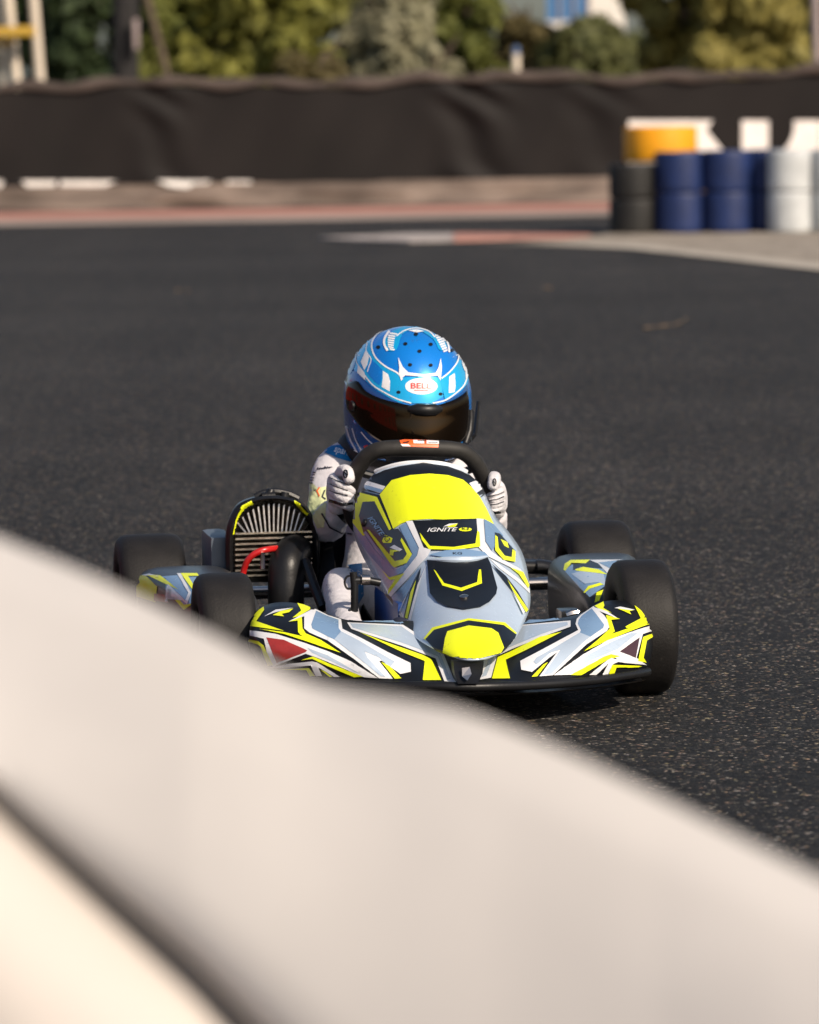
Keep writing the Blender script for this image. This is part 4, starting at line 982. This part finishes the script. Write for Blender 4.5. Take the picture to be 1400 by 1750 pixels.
body.transform(Matrix.Translation(PO)); bvb = bvh_of(body); body.transform(Matrix.Translation(-PO))
D = Decals(bvb, 'kart', .0003, 5); D.z = Z(500, 740, 3.5)
D.poly([(180, 112), (235, 78), (300, 70), (400, 110), (395, 150), (340, 172), (270, 152)], 'suitblue')
D.multi(textpolys('sparco', 305, 122, 115, 40, .28, .2), 'white')
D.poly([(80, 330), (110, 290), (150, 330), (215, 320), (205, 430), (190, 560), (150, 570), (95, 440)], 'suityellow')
D.multi([strip([(150 + 14 * i, 222 - 2 * i), (156 + 14 * i, 208 - 2 * i + 4 * (i % 3))], 6 + 2 * (i % 2)) for i in range(6)] + [strip([(150, 216), (238, 206)], 4)], 'suitnavy')
D.multi([strip([(104 + 5 * i, 300 - 16 * i), (124 + 5 * i, 304 - 16 * i - 4 * (i % 2))], 7) for i in range(5)], 'suitnavy')
D.poly([(232, 420), (262, 425), (350, 470), (352, 560), (300, 530), (255, 480)], 'black')  # black patch paints the shaded inside of the sleeve opening
D.multi([strip([(180, 480), (225, 560), (290, 595), (360, 605)], 9)], 'suitnavy')
D.multi([strip([(195, 345), (180, 385), (200, 400)], 8)], 'suitnavy')
D.multi([strip([(165, 330), (150, 350), (165, 385)], 7)], 'orange')
D.z = Z(580, 760, 3.889)
D.poly([(60, 800), (150, 790), (160, 1000), (110, 1080), (90, 900)], 'suitblue')
D.build('suit_print_and_shade', bdo, PO)
for name, p, k in (('shoe', (-.085, -.08, .09), 1), ('shoe', (.13, -.08, .09), 1)):
    Q(name, skin('shoe', [[((p[0], p[1] + .05, p[2] - .025), .028), ((p[0], p[1], p[2] - .01), .027), ((p[0], p[1] - .035, p[2] + .045), .02), ((p[0], p[1] - .045, p[2] + .085), .015)]], 2), 'suitnavy')
b = MB(); nk = [Vector((.047 + .108 * math.cos(t), .74 + .085 * math.sin(t), .424 + .018 * math.sin(t))) for t in [2 * math.pi * i / 28 for i in range(28)]]
Q('neck_brace', MB().tube(nk, .022, 12, True).me('neck_brace', True, 180), 'foam')

# gloves: five fingers closed on the rim
def glove(pts_palm, fingers, thumb, cuff):
    chs = [[(tuple(K(*p[:3])), p[3]) for p in pts_palm]]
    root = pts_palm[1]
    me1 = skin('glove', chs, 2)
    vs = [v.co.copy() for v in me1.vertices]; b = MB(); b.add(vs, [tuple(p.vertices) for p in me1.polygons])
    for fg in fingers + [thumb]:
        me2 = skin('f', [[(tuple(K(*p[:3])), p[3]) for p in fg]], 2)
        b.add([v.co.copy() for v in me2.vertices], [tuple(p.vertices) for p in me2.polygons]); bpy.data.meshes.remove(me2)
    bpy.data.meshes.remove(me1)
    me3 = skin('c', [[(tuple(K(*p[:3])), p[3]) for p in cuff]], 1)
    b.add([v.co.copy() for v in me3.vertices], [tuple(p.vertices) for p in me3.polygons]); bpy.data.meshes.remove(me3)
    me = b.me('glove', True, 180, False)
    crease(me, .0012, 90, .5)
    o = Q('glove', me, 'glove'); me.transform(Matrix.Translation(PO)); bv = bvh_of(me); me.transform(Matrix.Translation(-PO)); return o, bv
fl = []
for i in range(4):
    dy = 10.5 * i; sh_ = (0, -3, -2, 3)[i]
    fl.append([(574 - i, 815 + dy, .462, .0105), (569 + sh_ * .3, 819 + dy, .435, .0102), (578 + sh_ * .5, 827 + dy, .402, .0098), (592, 834 + dy * .92, .392, .0092), (606 - abs(sh_), 842 + dy * .86, .405, .0080)])
gl, gb = glove([(580, 868, .49, .020), (576, 848, .475, .024), (576, 826, .465, .024), (580, 808, .45, .019)], fl,
               [(580, 815, .455, .014), (586, 804, .425, .0135), (594, 806, .398, .0135), (597, 818, .385, .0125), (597, 827, .383, .009)], [(581, 874, .495, .026), (579, 860, .485, .026), (578, 852, .48, .022)])
D = Decals(gb, 'kart', .0003, 4); D.z = Z(500, 740, 3.5)
D.multi([strip(ell(318, 245, 11, 22, 12) + [(329, 245)], 8), strip([(308, 228), (328, 260)], 8)], 'black')
D.multi([strip([(212, 262 + 40 * i), (262, 285 + 36 * i), (330, 312 + 30 * i)], 5) for i in range(3)], 'grey')  # dark strips paint seams and the shaded gaps between fingers
D.multi([strip([(222, 402), (300, 428), (360, 420)], 16)], 'black')
D.build('glove_print_and_shade', gl, PO)
fl = []
for i in range(4):
    dy = 8.5 * i; sh_ = (0, 3, 2, -3)[i]
    fl.append([(848 + i, 836 + dy, .465, .0100), (857 + sh_ * .5, 838 + dy, .44, .0098), (853 + sh_ * .6, 842 + dy, .402, .0094), (843, 847 + dy, .392, .0088), (832 + abs(sh_), 851 + dy, .408, .0078)])
gr, gb = glove([(851, 876, .49, .020), (850, 858, .475, .023), (848, 840, .465, .023), (845, 822, .45, .018)], fl,
               [(845, 828, .455, .014), (845, 815, .425, .0135), (845, 818, .395, .0135), (843, 829, .383, .0125), (841, 839, .383, .009)], [(848, 882, .495, .020), (849, 870, .485, .021), (849, 862, .48, .020)])
D = Decals(gb, 'kart', .0003, 4); D.z = Z(500, 740, 3.5)
D.multi([strip(ell(1208, 295, 8, 20, 12) + [(1216, 295)], 7), strip([(1200, 284), (1214, 308)], 7)], 'black')
D.multi([strip([(1262, 352 + 29 * i), (1225, 368 + 28 * i), (1170, 380 + 26 * i)], 5) for i in range(3)], 'grey')  # seams and finger gaps again, their shade painted as dark strips
D.multi([strip([(1245, 470), (1215, 476), (1180, 468)], 14)], 'black')
D.build('glove_print_and_shade', gr, PO)

# helmet
HC = Vector((.0565, .70, .522)); FWD = Matrix.Rotation(rad(2), 3, 'Z') @ Matrix.Rotation(rad(10), 3, 'X')
hv = []; hf = []; NU, NV = 96, 60
def hpoint(az, el, off=0.0):
    c, s_ = math.cos(el), math.sin(el)
    x = .1285 * c * math.sin(az); y = -.158 * c * math.cos(az); z = .146 * s_
    if el < 0:                                  # straight sides below the widest line, chin bar pushed forward
        kx = (1 / max(c, .3)) ** .75; x *= kx; y *= kx; y -= .022 * max(0, math.cos(az)) * min(1, -el / .5)
    else: y *= 1 - .05 * max(0, math.cos(az)) * math.sin(2 * el)
    p = Vector((x, y, z)); return HC + FWD @ (p + p.normalized() * off)
for i in range(NV + 1):
    el = math.pi / 2 - (math.pi * .5 + .68) * i / NV
    for j in range(NU):
        hv.append(hpoint(2 * math.pi * j / NU, el))
for i in range(NV):
    for j in range(NU):
        hf.append((i * NU + j, (i + 1) * NU + j, (i + 1) * NU + (j + 1) % NU, i * NU + (j + 1) % NU))
b = MB(); b.add(hv, hf); hm = b.me('helmet', True, 180)
hbv = bvh_of(hm)
hel = Q('helmet', hm, 'hblue', label='glossy metallic blue full face helmet')
q = hel.modifiers.new('thick', 'SOLIDIFY'); q.thickness = .012; q.offset = -1
D = Decals(hbv, 'kart', .0003, 4); D.z = Z(560, 540, 5)
sl_ = smoothline
D.poly(sl_([(180, 300), (260, 210), (380, 230), (400, 330), (460, 400), (560, 465), (620, 500), (640, 560), (640, 740), (500, 680), (380, 600), (280, 500), (190, 430)], 3), 'hcyan')
D.poly([(620, 530), (830, 515), (970, 530), (985, 690), (890, 745), (700, 745), (600, 700)], 'hcyan')
D.poly(sl_([(960, 540), (1040, 475), (1100, 400), (1115, 320), (1150, 360), (1195, 460), (1195, 560), (1130, 640), (1000, 720)], 3), 'hcyan')
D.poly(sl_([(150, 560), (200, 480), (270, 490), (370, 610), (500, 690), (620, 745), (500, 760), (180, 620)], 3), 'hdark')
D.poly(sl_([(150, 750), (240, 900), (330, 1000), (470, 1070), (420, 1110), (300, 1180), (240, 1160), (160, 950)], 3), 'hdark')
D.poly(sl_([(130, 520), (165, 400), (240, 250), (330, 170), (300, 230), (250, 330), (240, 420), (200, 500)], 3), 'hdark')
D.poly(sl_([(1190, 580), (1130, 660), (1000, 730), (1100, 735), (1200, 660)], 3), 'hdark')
D.poly(sl_([(380, 370), (450, 440), (470, 470), (445, 590), (340, 480), (350, 420)], 3), 'hblue')
D.poly(sl_([(560, 130), (680, 85), (850, 100), (960, 165), (1030, 250), (960, 300), (900, 200), (760, 120), (640, 160), (590, 290), (500, 290), (490, 200)], 3), 'hcyan')
for pts, w in (([(420, 165), (385, 225), (385, 290), (420, 365), (500, 435), (600, 490), (640, 545)], 13), ([(970, 535), (1040, 478), (1100, 400), (1115, 330), (1090, 245)], 11),
               ([(300, 480), (390, 590), (500, 660), (600, 710), (715, 745)], 11), ([(895, 745), (1000, 720), (1090, 660), (1160, 590), (1190, 500)], 11),
               ([(420, 165), (520, 100), (640, 78), (760, 80), (880, 105), (960, 150)], 9), ([(590, 175), (660, 128), (760, 108), (860, 132), (915, 185)], 9),
               ([(275, 240), (250, 330), (255, 400), (300, 470)], 8), ([(345, 230), (335, 300), (375, 370), (360, 430), (345, 480)], 8),
               ([(160, 940), (200, 1060), (260, 1170)], 12), ([(215, 960), (245, 1060), (290, 1140)], 8), ([(290, 990), (340, 1050), (390, 1095)], 9), ([(1130, 350), (1170, 430), (1180, 540)], 14),
               ([(530, 130), (492, 190), (487, 245), (515, 300)], 18), ([(955, 160), (1015, 220), (1035, 315)], 14)):
    D.poly(strip(sl_(pts, 6), w), 'white')
D.poly([(605, 358), (645, 440), (690, 485), (830, 503), (920, 488), (945, 440), (962, 365), (972, 440), (962, 555), (935, 512), (830, 522), (665, 510), (642, 530), (632, 560), (612, 500), (614, 440)], 'white')
D.poly([(475, 470), (520, 500), (537, 560), (532, 645), (465, 607), (475, 540)], 'white'); D.poly([(1035, 520), (1080, 490), (1087, 600), (1080, 650), (1030, 660)], 'white')
D.poly([(330, 300), (360, 355), (345, 420), (320, 465), (290, 395)], 'white'); D.poly([(270, 420), (322, 485), (330, 552), (260, 485)], 'white')
D.poly([(1135, 340), (1165, 400), (1185, 480), (1160, 470), (1140, 410)], 'white')
for k in range(8):                          # ribbed white flashes either side of the crown
    y0 = 145 + 19 * k; xl = 522 + (10 if k in (0, 7) else 0) - 6 * math.sin(k / 7 * 3.1)
    D.poly([(xl, y0), (xl + 66 - 3 * k, y0 + 10), (xl + 62 - 3 * k, y0 + 22), (xl + 2, y0 + 15)], 'white', k > 0)
    xr = 912 + 10 * k; D.poly([(xr, y0 + 22), (xr + 52 - 2 * k, y0 + 8), (xr + 56 - 2 * k, y0 + 22), (xr + 6, y0 + 36)], 'white', True)
D.poly([(690, 128), (760, 118), (825, 134), (760, 146)], 'white')
D.poly([(430, 1165), (1120, 1165), (1150, 1330), (400, 1330)], 'black')  # black patch paints shade over the lower front of the shell
D.poly(ell(800, 602, 137, 70, 28), 'white')
D.multi(textpolys('BELL', 797, 598, 170, 46), 'hred')
D.multi([strip([(740, 636), (860, 638)], 4)], 'hred')
for x, y in ((435, 268), (665, 240), (880, 245), (785, 303), (755, 160), (1060, 295), (705, 418), (880, 422), (608, 652), (962, 668)): D.poly(ell(x, y, 18, 14, 12), 'black')
D.poly([(310, 1110), (345, 1100), (355, 1125), (325, 1140)], 'hred')
D.build('paintwork_and_shade', hel, PO)
def hsolve(px, py):                         # angles on the shell of a point of the photograph
    best = None; n_ = 0
    az, el = math.atan2(px - 718, 120), (690 - py) / 140 + .05
    for _ in range(40):
        q = K0 + EX * 0; w = hpoint(az, el); w = K0 + EX * w.x + EY * w.y + EZ * w.z; d = w - CAM; zz = d.dot(FW)
        fx, fy = 700 + FPX * d.dot(RT) / zz, 875 - FPX * d.dot(UP) / zz
        az += max(-.2, min(.2, (px - fx) / 130)) * .7; el += max(-.2, min(.2, (fy - py) / 130)) * .7
        az = max(-1.75, min(1.6, az))
    return az, el
vt = catmull([Vector((*hsolve(*p), 0)) for p in ((597, 655), (612, 652), (626, 668), (650, 680), (680, 688), (704, 692.5), (740, 692.5), (772, 684), (796, 668))], 6)
vb = catmull([Vector((*hsolve(*p), 0)) for p in ((597, 700), (606, 712), (622, 732), (650, 752), (682, 766), (714, 772), (745, 770), (775, 760), (796, 745))], 6)
vrows = []
for t in range(13):
    vrows.append([hpoint(*(a_.lerp(b_, t / 12).xy), .0042 + .002 * math.sin(math.pi * t / 12)) for a_, b_ in zip(vt, vb)])
vo = Q('visor', MB().grid(vrows).me('visor', True, 180), 'visor', hel); q = vo.modifiers.new('thick', 'SOLIDIFY'); q.thickness = .003; q.offset = -1
def onh(x, y, l):
    d = loc(ray(560 + x / 5, 540 + y / 5)).normalized(); h, nn, i, t = hbv.ray_cast(CL, d)
    if h is None: h, nn, i, t = hbv.find_nearest(CL + d * 9.6)
    if nn.dot(d) > 0: nn = -nn
    return h + nn * l
b = MB(); b.tube([onh(690, 795, .006), onh(760, 800, .011), onh(830, 803, .012), onh(900, 800, .011), onh(955, 795, .006)], [.006, .0125, .013, .0125, .006], 10)
Q('visor_tab', b.me('visor_tab', True, 60), 'plastic', hel)
Q('visor_pivot', MB().tube([onh(235, 765, .002), onh(235, 765, .010)], [.012, .009], 14), 'plastic', hel)
b = MB(); b.tube([onh(1160, 1090, .004), onh(1192, 980, .005), onh(1203, 870, .005), onh(1205, 800, .004)], [.007, .008, .007, .006], 10)
hA = K(560 + 1215 / 5, 540 + 1050 / 5, .70); hB = K(560 + 1262 / 5, 540 + 1005 / 5, .70); hC = K(560 + 1288 / 5, 540 + 725 / 5, .70)
b.tube([onh(1170, 1060, .008), hA, hB], [.006, .006, .005], 8)
rd = Q('radio_mount', b.me('radio_mount', True, 60), 'plastic', hel)
Q('antenna', MB().tube([hB, hC], [.0045, .0035], 8), 'plastic', hel)
bpy.context.view_layer.update()
